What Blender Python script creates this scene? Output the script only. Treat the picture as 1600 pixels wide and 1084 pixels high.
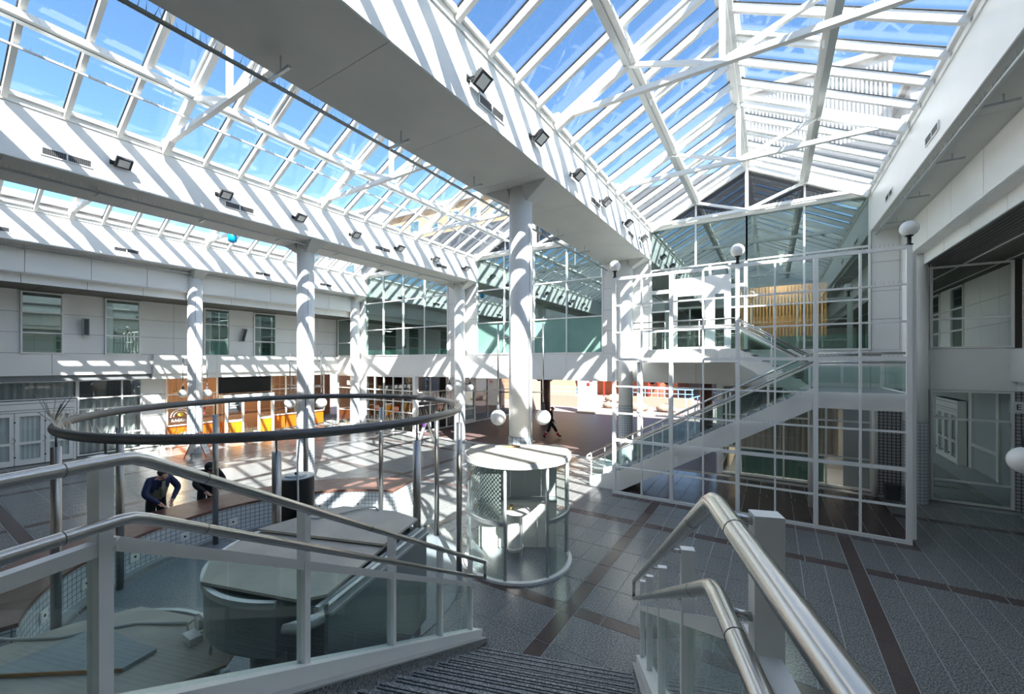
import bpy, bmesh, math, random
from mathutils import Vector, Matrix
random.seed(7)
for o in list(bpy.data.objects): bpy.data.objects.remove(o)
SC = bpy.context.scene
COL = SC.collection
# ------------------------------------------------------------------ camera, sky, sun, exposure
YAW = math.atan(406/642)
cd = bpy.data.cameras.new('camera'); cam = bpy.data.objects.new('camera', cd); COL.objects.link(cam)
cam.location = (0, 0, 4.2); cam.rotation_euler = (math.pi/2, 0, YAW)
cd.sensor_width = 36; cd.lens = 642/1600*36; cd.shift_y = 24/1600; cd.clip_start = .05; cd.clip_end = 600
SC.camera = cam
SUN = Vector((-.785, .577, -1))                       # the way the sunlight travels
w = bpy.data.worlds.new('sky'); SC.world = w; w.use_nodes = True
nt = w.node_tree; nt.nodes.clear()
sky = nt.nodes.new('ShaderNodeTexSky'); sky.sky_type = 'NISHITA'; sky.sun_disc = False
sky.sun_elevation = math.radians(45.7); sky.sun_rotation = math.atan2(.785, -.577)
sky.altitude = 50; sky.air_density = 1.0; sky.dust_density = .2; sky.ozone_density = 1.0
bg = nt.nodes.new('ShaderNodeBackground'); bg.inputs[1].default_value = .117
wo = nt.nodes.new('ShaderNodeOutputWorld')
hs = nt.nodes.new('ShaderNodeHueSaturation'); hs.inputs['Saturation'].default_value = 1.18
nt.links.new(sky.outputs[0], hs.inputs['Color']); nt.links.new(hs.outputs[0], bg.inputs[0]); nt.links.new(bg.outputs[0], wo.inputs[0])
sl = bpy.data.lights.new('sun', 'SUN'); sl.energy = 6.6; sl.angle = math.radians(.53); sl.color = (1, .985, .95)
so = bpy.data.objects.new('sun', sl); COL.objects.link(so); so.location = (20, -15, 30)
so.rotation_euler = SUN.to_track_quat('-Z', 'Y').to_euler()
SC.view_settings.view_transform = 'Standard'; SC.view_settings.look = 'None'
SC.view_settings.exposure = 1.62; SC.view_settings.gamma = 1; SC.view_settings.use_curve_mapping = False

# ------------------------------------------------------------------ materials
MAT = {}
def mat(name, col, rough=.5, metal=0., noise=None, bump=None, coord='Object', spec=.5):
    """noise = (scale, colour2, amount/detail contrast)"""
    m = bpy.data.materials.new(name); m.use_nodes = True; n = m.node_tree.nodes; l = m.node_tree.links
    b = n['Principled BSDF']; b.inputs['Base Color'].default_value = (*col, 1)
    b.inputs['Roughness'].default_value = rough; b.inputs['Metallic'].default_value = metal
    b.inputs['Specular IOR Level'].default_value = spec
    tc = n.new('ShaderNodeTexCoord')
    if noise:
        t = n.new('ShaderNodeTexNoise'); t.inputs['Scale'].default_value = noise[0]; t.inputs['Detail'].default_value = 4
        g = n.new('ShaderNodeNewGeometry')
        l.new(g.outputs['Position'] if coord == 'World' else tc.outputs[coord], t.inputs['Vector'])
        r = n.new('ShaderNodeValToRGB'); lo, hi = noise[2]
        r.color_ramp.elements[0].position = lo; r.color_ramp.elements[1].position = hi
        r.color_ramp.elements[0].color = (*col, 1); r.color_ramp.elements[1].color = (*noise[1], 1)
        l.new(t.outputs['Fac'], r.inputs[0]); l.new(r.outputs[0], b.inputs['Base Color'])
    if bump:
        t2 = n.new('ShaderNodeTexNoise'); t2.inputs['Scale'].default_value = bump[0]
        l.new(tc.outputs['Object'], t2.inputs['Vector'])
        bp = n.new('ShaderNodeBump'); bp.inputs['Strength'].default_value = bump[1]; bp.inputs['Distance'].default_value = .01
        l.new(t2.outputs['Fac'], bp.inputs['Height']); l.new(bp.outputs[0], b.inputs['Normal'])
    MAT[name] = m; return m
def glass(name, tint, base, rough=0., edge=.9, gtint=(1, 1, 1)):
    """a thin pane: tinted see-through plus a mirror share that grows at grazing angles"""
    m = bpy.data.materials.new(name); m.use_nodes = True; n = m.node_tree.nodes; l = m.node_tree.links; n.clear()
    t = n.new('ShaderNodeBsdfTransparent'); t.inputs[0].default_value = (*tint, 1)
    g = n.new('ShaderNodeBsdfGlossy'); g.inputs['Color'].default_value = (*gtint, 1); g.inputs['Roughness'].default_value = rough
    ge = n.new('ShaderNodeNewGeometry'); dt = n.new('ShaderNodeVectorMath'); dt.operation = 'DOT_PRODUCT'
    l.new(ge.outputs['Normal'], dt.inputs[0]); l.new(ge.outputs['Incoming'], dt.inputs[1])
    def mth(op, a, b=None):
        q = n.new('ShaderNodeMath'); q.operation = op
        for k, v in enumerate((a, b)):
            if v is None: continue
            if isinstance(v, (int, float)): q.inputs[k].default_value = v
            else: l.new(v, q.inputs[k])
        return q.outputs[0]
    sch = mth('POWER', mth('SUBTRACT', 1., mth('ABSOLUTE', dt.outputs['Value'])), 5.)
    fac = mth('ADD', mth('MULTIPLY', sch, edge-base), base)
    mx = n.new('ShaderNodeMixShader'); o = n.new('ShaderNodeOutputMaterial')
    l.new(fac, mx.inputs[0]); l.new(t.outputs[0], mx.inputs[1]); l.new(g.outputs[0], mx.inputs[2]); l.new(mx.outputs[0], o.inputs[0])
    MAT[name] = m; return m
def tiles(name, c1, grout, size, rough=.25, gap=.008, c2=None, off=0., coord='UV', ratio=1.):
    m = bpy.data.materials.new(name); m.use_nodes = True; n = m.node_tree.nodes; l = m.node_tree.links
    b = n['Principled BSDF']; b.inputs['Roughness'].default_value = rough
    tc = n.new('ShaderNodeTexCoord'); t = n.new('ShaderNodeTexBrick'); t.offset = off; t.squash = 1
    t.inputs['Color1'].default_value = (*c1, 1); t.inputs['Color2'].default_value = (*(c2 or c1), 1); t.inputs['Mortar'].default_value = (*grout, 1)
    t.inputs['Scale'].default_value = 1; t.inputs['Mortar Size'].default_value = gap; t.inputs['Mortar Smooth'].default_value = 0
    t.inputs['Brick Width'].default_value = size*ratio; t.inputs['Row Height'].default_value = size
    l.new(tc.outputs[coord], t.inputs['Vector']); l.new(t.outputs['Color'], b.inputs['Base Color'])
    bp = n.new('ShaderNodeBump'); bp.inputs['Strength'].default_value = .4; bp.inputs['Distance'].default_value = .004; bp.invert = True
    l.new(t.outputs['Fac'], bp.inputs['Height']); l.new(bp.outputs[0], b.inputs['Normal'])
    MAT[name] = m; return m
mat('white', (.90, .89, .85), .4)
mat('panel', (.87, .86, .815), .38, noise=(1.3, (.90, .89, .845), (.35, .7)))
mat('soffit', (.60, .605, .57), .6, noise=(.9, (.66, .66, .62), (.35, .7)))  # greyer than the white panels: shade of the undersides put into the colour
mat('seam', (.16, .17, .17), .7)
mat('slat_brown', (.115, .105, .09), .6)
mat('steel', (.50, .49, .465), .27, 1.)
mat('post_steel', (.36, .35, .33), .3, 1.)
mat('dark_steel', (.16, .155, .15), .45, .8)
mat('granite', (.055, .058, .057), .24, noise=(46, (.42, .425, .41), (.37, .70)), coord='World')
mat('granite_pale', (.06, .075, .085), .3, noise=(60, (.36, .41, .44), (.36, .70)), coord='World')
mat('stair_granite', (.055, .058, .060), .45, noise=(60, (.46, .465, .46), (.34, .68)), coord='World')
mat('brown_granite', (.075, .052, .047), .25, noise=(70, (.15, .11, .10), (.4, .7)), coord='World')
mat('grout', (.42, .42, .40), .8)
mat('rubber', (.012, .013, .014), .7)
mat('coping', (.16, .075, .055), .38, noise=(3.2, (.24, .135, .105), (.35, .7)), coord='World')
mat('ply', (.60, .55, .455), .75, noise=(2.2, (.47, .435, .37), (.35, .7)), bump=(30, .15))
mat('ply_grey', (.44, .47, .45), .7, noise=(2.5, (.35, .38, .37), (.35, .7)))
mat('ply_edge', (.42, .24, .10), .7)
mat('basin', (.26, .30, .305), .35, .3)
mat('alu', (.52, .55, .55), .35, .6)
mat('black', (.012, .013, .014), .35)
mat('black_matt', (.02, .02, .022), .8)
mat('charcoal', (.05, .053, .058), .5)
mat('dark_room', (.10, .105, .11), .8)
mat('mid_room', (.22, .23, .23), .8)
mat('warm_room', (.34, .19, .12), .8)
mat('globe', (.86, .85, .81), .18)
mat('orange', (.62, .15, .006), .4)
mat('orange_yellow', (.80, .29, .01), .4)
mat('red', (.62, .035, .03), .45)
mat('pink_red', (.60, .11, .14), .5)
mat('purple', (.24, .06, .36), .5)
mat('yellow', (.85, .62, .08), .5)
mat('blue', (.02, .12, .55), .5)
mat('sky_blue', (.0, .33, .62), .4)
mat('rail_blue', (.25, .50, .75), .5)
mat('curtain', (.66, .57, .45), .85)
mat('curtain_pale', (.80, .82, .81), .85)
mat('cream', (.36, .325, .265), .7, noise=(3, (.30, .27, .22), (.35, .7)))
mat('film_green', (.20, .36, .30), .12, noise=(.8, (.27, .44, .37), (.35, .7)))
mat('curtain_grey', (.46, .49, .49), .85)
mat('wood_slat', (.50, .21, .055), .55)
mat('brass', (.5, .38, .15), .35, .8)
mat('cable', (.62, .62, .58), .5)
mat('plaza', (.24, .18, .165), .8, noise=(.6, (.29, .225, .205), (.35, .7)), coord='World')
mat('boulder', (.24, .18, .13), .85, noise=(4, (.33, .26, .20), (.3, .7)), bump=(6, .8))
mat('facade_tan', (.40, .26, .15), .8)
mat('facade_brick', (.34, .11, .05), .8, noise=(6, (.42, .17, .09), (.35, .7)))
mat('facade_white', (.42, .425, .42), .6)
mat('facade_beige', (.32, .25, .19), .8)
mat('facade_grey', (.40, .42, .44), .7)
mat('skin', (.62, .36, .26), .5)
mat('hair', (.05, .03, .02), .6)
mat('navy', (.018, .028, .085), .7)
mat('khaki', (.20, .215, .155), .75)
mat('black_cloth', (.014, .015, .017), .8)
mat('cap_brown', (.16, .085, .055), .8)
mat('paper', (.83, .84, .82), .6)
mat('needle', (.50, .49, .44), .3, .9)
glass('roof_glass', (.98, .992, .998), .03, edge=.6)
glass('window_glass', (.66, .78, .76), .24, edge=.95, gtint=(.86, .96, .94))
glass('mirror_glass', (.40, .46, .45), .58, edge=.97, gtint=(.90, .97, .95))
glass('dark_glass', (.30, .32, .35), .10, edge=.6)
glass('shop_glass', (.92, .94, .93), .07, edge=.9)
glass('rail_glass', (.86, .93, .91), .05, edge=.85)
glass('kiosk_glass', (.95, .985, .965), .035, edge=.8)
glass('frost_glass', (.35, .60, .55), .12, rough=.2, edge=.7, gtint=(.6, .85, .8))
tiles('mosaic_white', (.66, .69, .70), (.15, .20, .25), .1, gap=.006)
tiles('mosaic_grey', (.48, .47, .465), (.05, .05, .05), .1, gap=.009)
tiles('passage_tile', (.185, .115, .105), (.045, .033, .033), .17, rough=.5, gap=.014, c2=(.15, .095, .09), off=.5, ratio=2.1)
tiles('clad_grid', (.45, .42, .39), (.42, .40, .38), .55, rough=.7, gap=.035)

# ------------------------------------------------------------------ mesh helpers
class MB:
    def __init__(s): s.v = []; s.f = []; s.uv = {}
    def poly(s, pts):
        i = len(s.v); s.v += [tuple(p) for p in pts]; s.f.append(tuple(range(i, i+len(pts)))); return s
    def hexa(s, p):                       # 8 points: bottom 0-3 ccw, top 4-7
        i = len(s.v); s.v += [tuple(q) for q in p]
        s.f += [(i+3, i+2, i+1, i), (i+4, i+5, i+6, i+7), (i, i+1, i+5, i+4), (i+1, i+2, i+6, i+5), (i+2, i+3, i+7, i+6), (i+3, i, i+4, i+7)]; return s
    def box(s, x0, x1, y0, y1, z0, z1):
        return s.hexa([(x0, y0, z0), (x1, y0, z0), (x1, y1, z0), (x0, y1, z0), (x0, y0, z1), (x1, y0, z1), (x1, y1, z1), (x0, y1, z1)])
    def bar(s, p, q, w, h, up=(0, 0, 1)):
        p = Vector(p); q = Vector(q); d = (q-p).normalized(); up = Vector(up)
        if abs(d.dot(up)) > .99: up = Vector((0, 1, 0))
        a = d.cross(up).normalized()*w/2; b = a.cross(d).normalized()*h/2
        return s.hexa([p-a-b, p+a-b, q+a-b, q-a-b, p-a+b, p+a+b, q+a+b, q-a+b])
    def tube(s, pts, r, n=10, closed=False, cap=True):
        P = [Vector(p) for p in pts]; m = len(P); R = r if hasattr(r, '__len__') else [r]*m
        i0 = len(s.v); a = None
        for k in range(m):
            if closed: d = P[(k+1) % m]-P[k-1]
            else: d = P[min(k+1, m-1)]-P[max(k-1, 0)]
            d.normalize()
            if a is None:
                t = Vector((0, 0, 1)) if abs(d.z) < .95 else Vector((1, 0, 0)); a = d.cross(t).normalized()
            else: a = (a-d*a.dot(d)).normalized()
            b = d.cross(a)
            for j in range(n):
                t = 2*math.pi*j/n; s.v.append(tuple(P[k]+(a*math.cos(t)+b*math.sin(t))*R[k]))
        for k in range(m if closed else m-1):
            for j in range(n):
                A = i0+k*n; B = i0+((k+1) % m)*n; s.f.append((A+j, A+(j+1) % n, B+(j+1) % n, B+j))
        if cap and not closed:
            s.f.append(tuple(i0+j for j in range(n-1, -1, -1))); s.f.append(tuple(i0+(m-1)*n+j for j in range(n)))
        return s
    def lathe(s, prof, c=(0, 0, 0), n=24, a0=0, a1=2*math.pi, caps=True):
        full = abs(a1-a0-2*math.pi) < 1e-6; k = n if full else n+1; i0 = len(s.v)
        for r, z in prof:
            for j in range(k):
                t = a0+(a1-a0)*j/n; s.v.append((c[0]+r*math.cos(t), c[1]+r*math.sin(t), c[2]+z))
        for p in range(len(prof)-1):
            for j in range(n):
                a = i0+p*k; b = a+k; j2 = (j+1) % k
                s.f.append((a+j, a+j2, b+j2, b+j))
        if caps and full:
            if prof[0][0] > 1e-4: s.f.append(tuple(i0+j for j in range(n-1, -1, -1)))
            if prof[-1][0] > 1e-4: s.f.append(tuple(i0+(len(prof)-1)*k+j for j in range(n)))
        return s
    def sphere(s, c, r, n=16, sx=1, sy=1, sz=1):
        i0 = len(s.v); h = n//2
        for i in range(h+1):
            for j in range(n):
                a = math.pi*i/h; t = 2*math.pi*j/n
                s.v.append((c[0]+sx*r*math.sin(a)*math.cos(t), c[1]+sy*r*math.sin(a)*math.sin(t), c[2]+sz*r*math.cos(a)))
        for i in range(h):
            for j in range(n): s.f.append((i0+i*n+j, i0+(i+1)*n+j, i0+(i+1)*n+(j+1) % n, i0+i*n+(j+1) % n))
        return s
    def arc_wall(s, c, r0, r1, z0, z1, a0, a1, n=40):       # annular solid; inner, outer, top, bottom, ends
        for k in range(n):
            t0 = a0+(a1-a0)*k/n; t1 = a0+(a1-a0)*(k+1)/n
            def q(r, t, z): return (c[0]+r*math.cos(t), c[1]+r*math.sin(t), z)
            s.poly([q(r0, t1, z0), q(r0, t0, z0), q(r0, t0, z1), q(r0, t1, z1)])
            s.poly([q(r1, t0, z0), q(r1, t1, z0), q(r1, t1, z1), q(r1, t0, z1)])
            s.poly([q(r0, t0, z1), q(r1, t0, z1), q(r1, t1, z1), q(r0, t1, z1)])
            s.poly([q(r0, t1, z0), q(r1, t1, z0), q(r1, t0, z0), q(r0, t0, z0)])
        for t, fl in ((a0, 0), (a1, 1)):
            p = [q2 for q2 in ((c[0]+r0*math.cos(t), c[1]+r0*math.sin(t), z0), (c[0]+r1*math.cos(t), c[1]+r1*math.sin(t), z0), (c[0]+r1*math.cos(t), c[1]+r1*math.sin(t), z1), (c[0]+r0*math.cos(t), c[1]+r0*math.sin(t), z1))]
            s.poly(p[::-1] if fl else p)
        return s
    def prism(s, pts, z0, z1):
        n = len(pts); i = len(s.v); s.v += [(x, y, z0) for x, y in pts]+[(x, y, z1) for x, y in pts]
        s.f.append(tuple(range(i+n-1, i-1, -1))); s.f.append(tuple(range(i+n, i+2*n)))
        for k in range(n): s.f.append((i+k, i+(k+1) % n, i+n+(k+1) % n, i+n+k))
        return s
    def mesh(s, name, m, smooth=False, uvf=None):
        me = bpy.data.meshes.new(name); me.from_pydata(s.v, [], s.f)
        if m: me.materials.append(MAT[m])
        if smooth: me.polygons.foreach_set('use_smooth', [True]*len(me.polygons))
        if uvf:
            u = me.uv_layers.new(name='uv')
            for p in me.polygons:
                for li in p.loop_indices:
                    u.data[li].uv = uvf(me.vertices[me.loops[li].vertex_index].co, p.normal)
        me.update(); return me
    def build(s, name, m, parent=None, smooth=False, uvf=None):
        return link(name, s.mesh(name, m, smooth, uvf), parent)
def link(name, me, parent=None, loc=(0, 0, 0), keep=True):
    """parts are modelled in world space unless their thing sits at the origin of its own space"""
    o = bpy.data.objects.new(name, me); COL.objects.link(o); o.location = loc
    if parent is not None:
        o.parent = parent
        if keep: o.matrix_parent_inverse = Matrix.Translation(-WL[parent.name])
    WL[o.name] = Vector((0, 0, 0)) if not keep else Vector(loc)
    if parent is not None and keep: WL[o.name] = Vector(loc)
    return o
WL = {}
def tag(o, label, cat, group=None, kind=None):
    o['label'] = label; o['category'] = cat
    if group: o['group'] = group
    if kind: o['kind'] = kind
    return o
def thing(name, label, cat, loc=(0, 0, 0), group=None, kind=None):
    o = bpy.data.objects.new(name, None); COL.objects.link(o); o.location = loc; o.empty_display_size = .2
    WL[o.name] = Vector(loc)
    return tag(o, label, cat, group, kind)
def struct(name, label, cat, loc=(0, 0, 0)): return thing(name, label, cat, loc, None, 'structure')
def B(name, m, parent, *boxes, smooth=False):
    b = MB()
    for q in boxes: b.box(*q)
    return b.build(name, m, parent, smooth)
def cyl_uv(c, r): return lambda co, n: (math.atan2(co.y-c[1], co.x-c[0])*r, co.z)
def box_uv(co, n): return (co.y, co.z) if abs(n.x) > .6 else ((co.x, co.z) if abs(n.y) > .6 else (co.x, co.y))
def copy_tree(o, dloc=(0, 0, 0)):
    """copies a thing that is modelled in its own space, with its parts and sub-parts"""
    c = o.copy(); COL.objects.link(c); WL[c.name] = Vector((0, 0, 0))
    for ch in KIDS.get(o.name, []):
        d = ch.copy(); COL.objects.link(d); d.parent = c
        for g in KIDS.get(ch.name, []):
            e = g.copy(); COL.objects.link(e); e.parent = d
    return c
KIDS = {}
def lpart(name, me, parent, loc=(0, 0, 0)):
    """a part in its thing's own space"""
    o = bpy.data.objects.new(name, me); COL.objects.link(o); o.parent = parent; o.location = loc
    KIDS.setdefault(parent.name, []).append(o); return o
def text_mesh(txt, size, m, extrude=.004):
    cu = bpy.data.curves.new('lettering', 'FONT'); cu.body = txt; cu.size = size; cu.extrude = extrude; cu.align_x = 'CENTER'; cu.align_y = 'CENTER'
    o = bpy.data.objects.new('lettering', cu); COL.objects.link(o)
    bpy.context.view_layer.update()
    me = bpy.data.meshes.new_from_object(o.evaluated_get(bpy.context.evaluated_depsgraph_get()))
    bpy.data.objects.remove(o); bpy.data.curves.remove(cu)
    me.materials.clear(); me.materials.append(MAT[m]); return me
def place_text(txt, size, m, parent, origin, right, up):
    """bakes flat lettering into world space: right and up give the plane"""
    me = text_mesh(txt, size, m); r = Vector(right).normalized(); u = Vector(up).normalized(); n = r.cross(u)
    M4 = Matrix(((r.x, u.x, n.x, origin[0]), (r.y, u.y, n.y, origin[1]), (r.z, u.z, n.z, origin[2]), (0, 0, 0, 1)))
    me.transform(M4); return link('lettering', me, parent)
def spikes(pts, h, name, parent, spread=.5, per=1):
    """bird spikes: thin needles rising from a line of points"""
    b = MB()
    for p in pts:
        for k in range(per):
            a = random.uniform(-spread, spread); c = random.uniform(-spread, spread)
            t = Vector((p[0]+h*a, p[1]+h*c, p[2]+h)); w_ = .0052
            i = len(b.v); b.v += [(p[0]-w_, p[1], p[2]), (p[0]+w_, p[1]-w_, p[2]), (p[0], p[1]+w_, p[2]), tuple(t)]
            b.f += [(i, i+1, i+3), (i+1, i+2, i+3), (i+2, i, i+3)]
    o = b.build(name, 'needle', parent); o['kind'] = 'stuff'; return o
# ------------------------------------------------------------------ the building: measures in metres
ZB, ZE, ZR = 8.40, 9.65, 11.45         # beam underside, eaves, ridge
YE, YB = 17.35, -9.3                   # end wall with the tall windows, wall behind the viewer
YG = -1.0                              # the glass roofs start here; behind it an unseen closed wing is added for shade
mir = lambda x: -19.27-x               # the hall is symmetric about x = -9.635
BAYS = [(-4.22, 2.68), (-13.1, -6.13), (-21.95, -15.0)]
BAYN = ['nearest bay above the white stair screen', 'middle bay beside the wide grey beam', 'far bay along the shops']
# ---- floor of granite slabs with brown bands
fl = struct('floor', 'dark speckled granite slab floor crossed by brown stone bands', 'floor')
B('floor_bed', 'grout', fl, (-27.5, 7.5, YB, 17.35, -.3, -.006))
PX, PY = 4.39, 4.375; SX0, SY0 = -3.06-6*4.39, 6.30-4*4.375; BW = .27
nx, ny = 10, 5; sw = (PX-BW)/nx; sh = (PY-BW)/ny; G = .0075
slab_me = MB().box(G, sw-G, G, sh-G, -.03, 0).mesh('slab', 'granite')
band_me = MB().box(G, BW-G, G, sh-G, -.03, 0).mesh('band_stone', 'brown_granite')
band2_me = MB().box(G, sh-G, G, BW-G, -.03, 0).mesh('band_stone', 'brown_granite')
slabs = []
for i in range(0, 8):
    for j in range(0, 7):
        x0 = SX0+i*PX; y0 = SY0+j*PY
        for k in range(ny):
            slabs.append((x0, y0+BW+k*sh, BW, sh, band_me, 'band_stone'))
        for k in range(ny+1):
            L = (PX)/(ny+1)
            slabs.append((x0+k*L+BW*(k == 0), y0, L-BW*(k == 0), BW, None, 'band_stone'))
        for a in range(nx):
            for k in range(ny):
                slabs.append((x0+BW+a*sw, y0+BW+k*sh, sw, sh, slab_me, 'slab'))
slabs += [(SX0+a*PX, SY0+b*PY, BW, BW, None, 'band_stone') for a in range(8) for b in range(7)]
KX, KY, RB = -4.63, 7.555, 3.37
def in_room(s): return s[0] > -27.3 and s[0]+s[2] < 7.3 and s[1] > YB and s[1]+s[3] < 17.6
slabs = [s for s in slabs if in_room(s)]
def seen(s):
    cx, cy = s[0]+s[2]/2, s[1]+s[3]/2
    d = -math.sin(YAW)*cx+math.cos(YAW)*cy
    if d < 3.5: return 1e9
    u = (math.cos(YAW)*cx+math.sin(YAW)*cy)/d*642+800; v = 566+4.2/d*642
    if not (0 < u < 1600 and v < 1084): return 1e9
    if math.hypot(cx+5.5, cy-2.6) < 2.6: return 1e9          # under the basins
    return d
slabs.sort(key=seen)
rest, restb = MB(), MB()
nslab = 0
for s in slabs:
    x, y, wd, ln, me, nm = s
    if nm == 'slab' and y+ln > 12.9 and x > -4.3 and x < 2.7: nm = 'band_stone'
    if nslab < 290 and seen(s) < 1e8:
        if me is None or nm == 'band_stone' and me is slab_me: me = MB().box(G, wd-G, G, ln-G, -.03, 0).mesh('band_stone', 'brown_granite')
        link(nm, me, fl, (x, y, 0)); nslab += 1
    else: (rest if nm == 'slab' else restb).box(x+G, x+wd-G, y+G, y+ln-G, -.03, 0)
o = rest.build('slabs', 'granite', fl); o['kind'] = 'stuff'
o = restb.build('band_stones', 'brown_granite', fl); o['kind'] = 'stuff'

# ---- long beams between the glass roofs
def long_beam(name, label, x0, x1, seams=True):
    r = struct(name, label, 'beam', ((x0+x1)/2, 4, ZB))
    b = MB(); b.box(x0, x1, YB, YE, ZB+.012, ZE)
    b.build('body', 'panel', r)
    y = YB; k = 0
    while y < YE:                                      # soffit sheets and side sheets with thin joints
        y1 = min(y+2.165, YE)
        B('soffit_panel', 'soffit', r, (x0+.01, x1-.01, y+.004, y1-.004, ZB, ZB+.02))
        y = y1
    for x, s in ((x1, 1), (x0, -1)):
        B('edge_profile', 'white', r, (min(x, x+s*.03), max(x, x+s*.03), YB, YE, ZE-.14, ZE+.03))
    return r
beamB = long_beam('roof_beam', 'broad pale beam crossing the top of the picture, behind the central column', -6.13, -4.22)
beamA = long_beam('roof_beam', 'pale beam with seven floodlights over the second column from the shop wall', -15.0, -13.1)
def side_beam(m, label):
    f = (lambda x: x) if not m else mir
    def bx(x0, x1, *r): a, c = sorted((f(x0), f(x1))); return (a, c, *r)
    r = struct('edge_beam', label, 'beam', (f(3.1), 4, ZB))
    B('body', 'panel', r, bx(2.68, 7.6, YB, YE+.3, ZB+.012, ZE))
    B('edge_profile', 'white', r, bx(2.65, 2.68, YB, YE, ZE-.14, ZE+.03))
    y = YB
    while y < YE-.01:
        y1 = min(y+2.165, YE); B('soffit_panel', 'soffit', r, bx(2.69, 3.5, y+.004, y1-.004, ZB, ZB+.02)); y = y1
    ys = [1.41+1.72*k-1.72*6 for k in range(16)]
    B('fascia_core', 'seam', r, bx(3.53, 3.75, YB, YE, 7.44, ZB), bx(3.83, 3.9, YB, YE, 7.11, 7.44))
    for a in ys:
        a0, a1 = max(a, YB)+.008, min(a+1.72, YE)-.008
        if a1-a0 < .1: continue
        B('fascia_panel', 'panel', r, bx(3.5, 3.54, a0, a1, 7.43, ZB-.005))
        B('fascia_return', 'panel', r, bx(3.5, 3.86, a0+.5, a1+.5 if a1+.5 < YE else YE, 7.42, 7.445))
        B('lower_fascia_panel', 'panel', r, bx(3.8, 3.84, a0-.05, a1-.05, 7.10, 7.43))
    return r
side_beam(False, 'white edge beam with stepped fascia panels beside the round lamp on the stair screen')
side_beam(True, 'white edge beam with stepped fascia panels above the shop wall windows')
# ---- slatted ceilings over the side galleries
for m in (0, 1):
    f = mir if m else (lambda x: x)
    a, c = sorted((f(3.84), f(7.5)))
    r = struct('ceiling_slats' if 0 else 'ceiling', 'dark slatted gallery ceiling '+('over the shop wall windows' if m else 'beside the corner window with reflections'), 'ceiling', ((a+c)/2, 4, 7.1))
    B('backing', 'black_matt', r, (a, c, YB, YE+.3, 7.14, 7.2))
    if m == 0:
        b = MB(); x = a
        while x < c-.05: b.box(x+.012, x+.088, YB, YE, 7.10, 7.13); x += .1
        o = b.build('ceiling_slats', 'slat_brown', r); o['kind'] = 'stuff'
        for xx in (4.75, 5.6):
            B('light_strip', 'panel', r, (xx, xx+.05, YB, YE, 7.085, 7.10))
    else:
        y = YB; 
        while y < YE-.1:
            B('ceiling_board', 'slat_brown', r, (a, c, y+.01, min(y+1.08, YE)-.01, 7.10, 7.13)); y += 1.08
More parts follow.
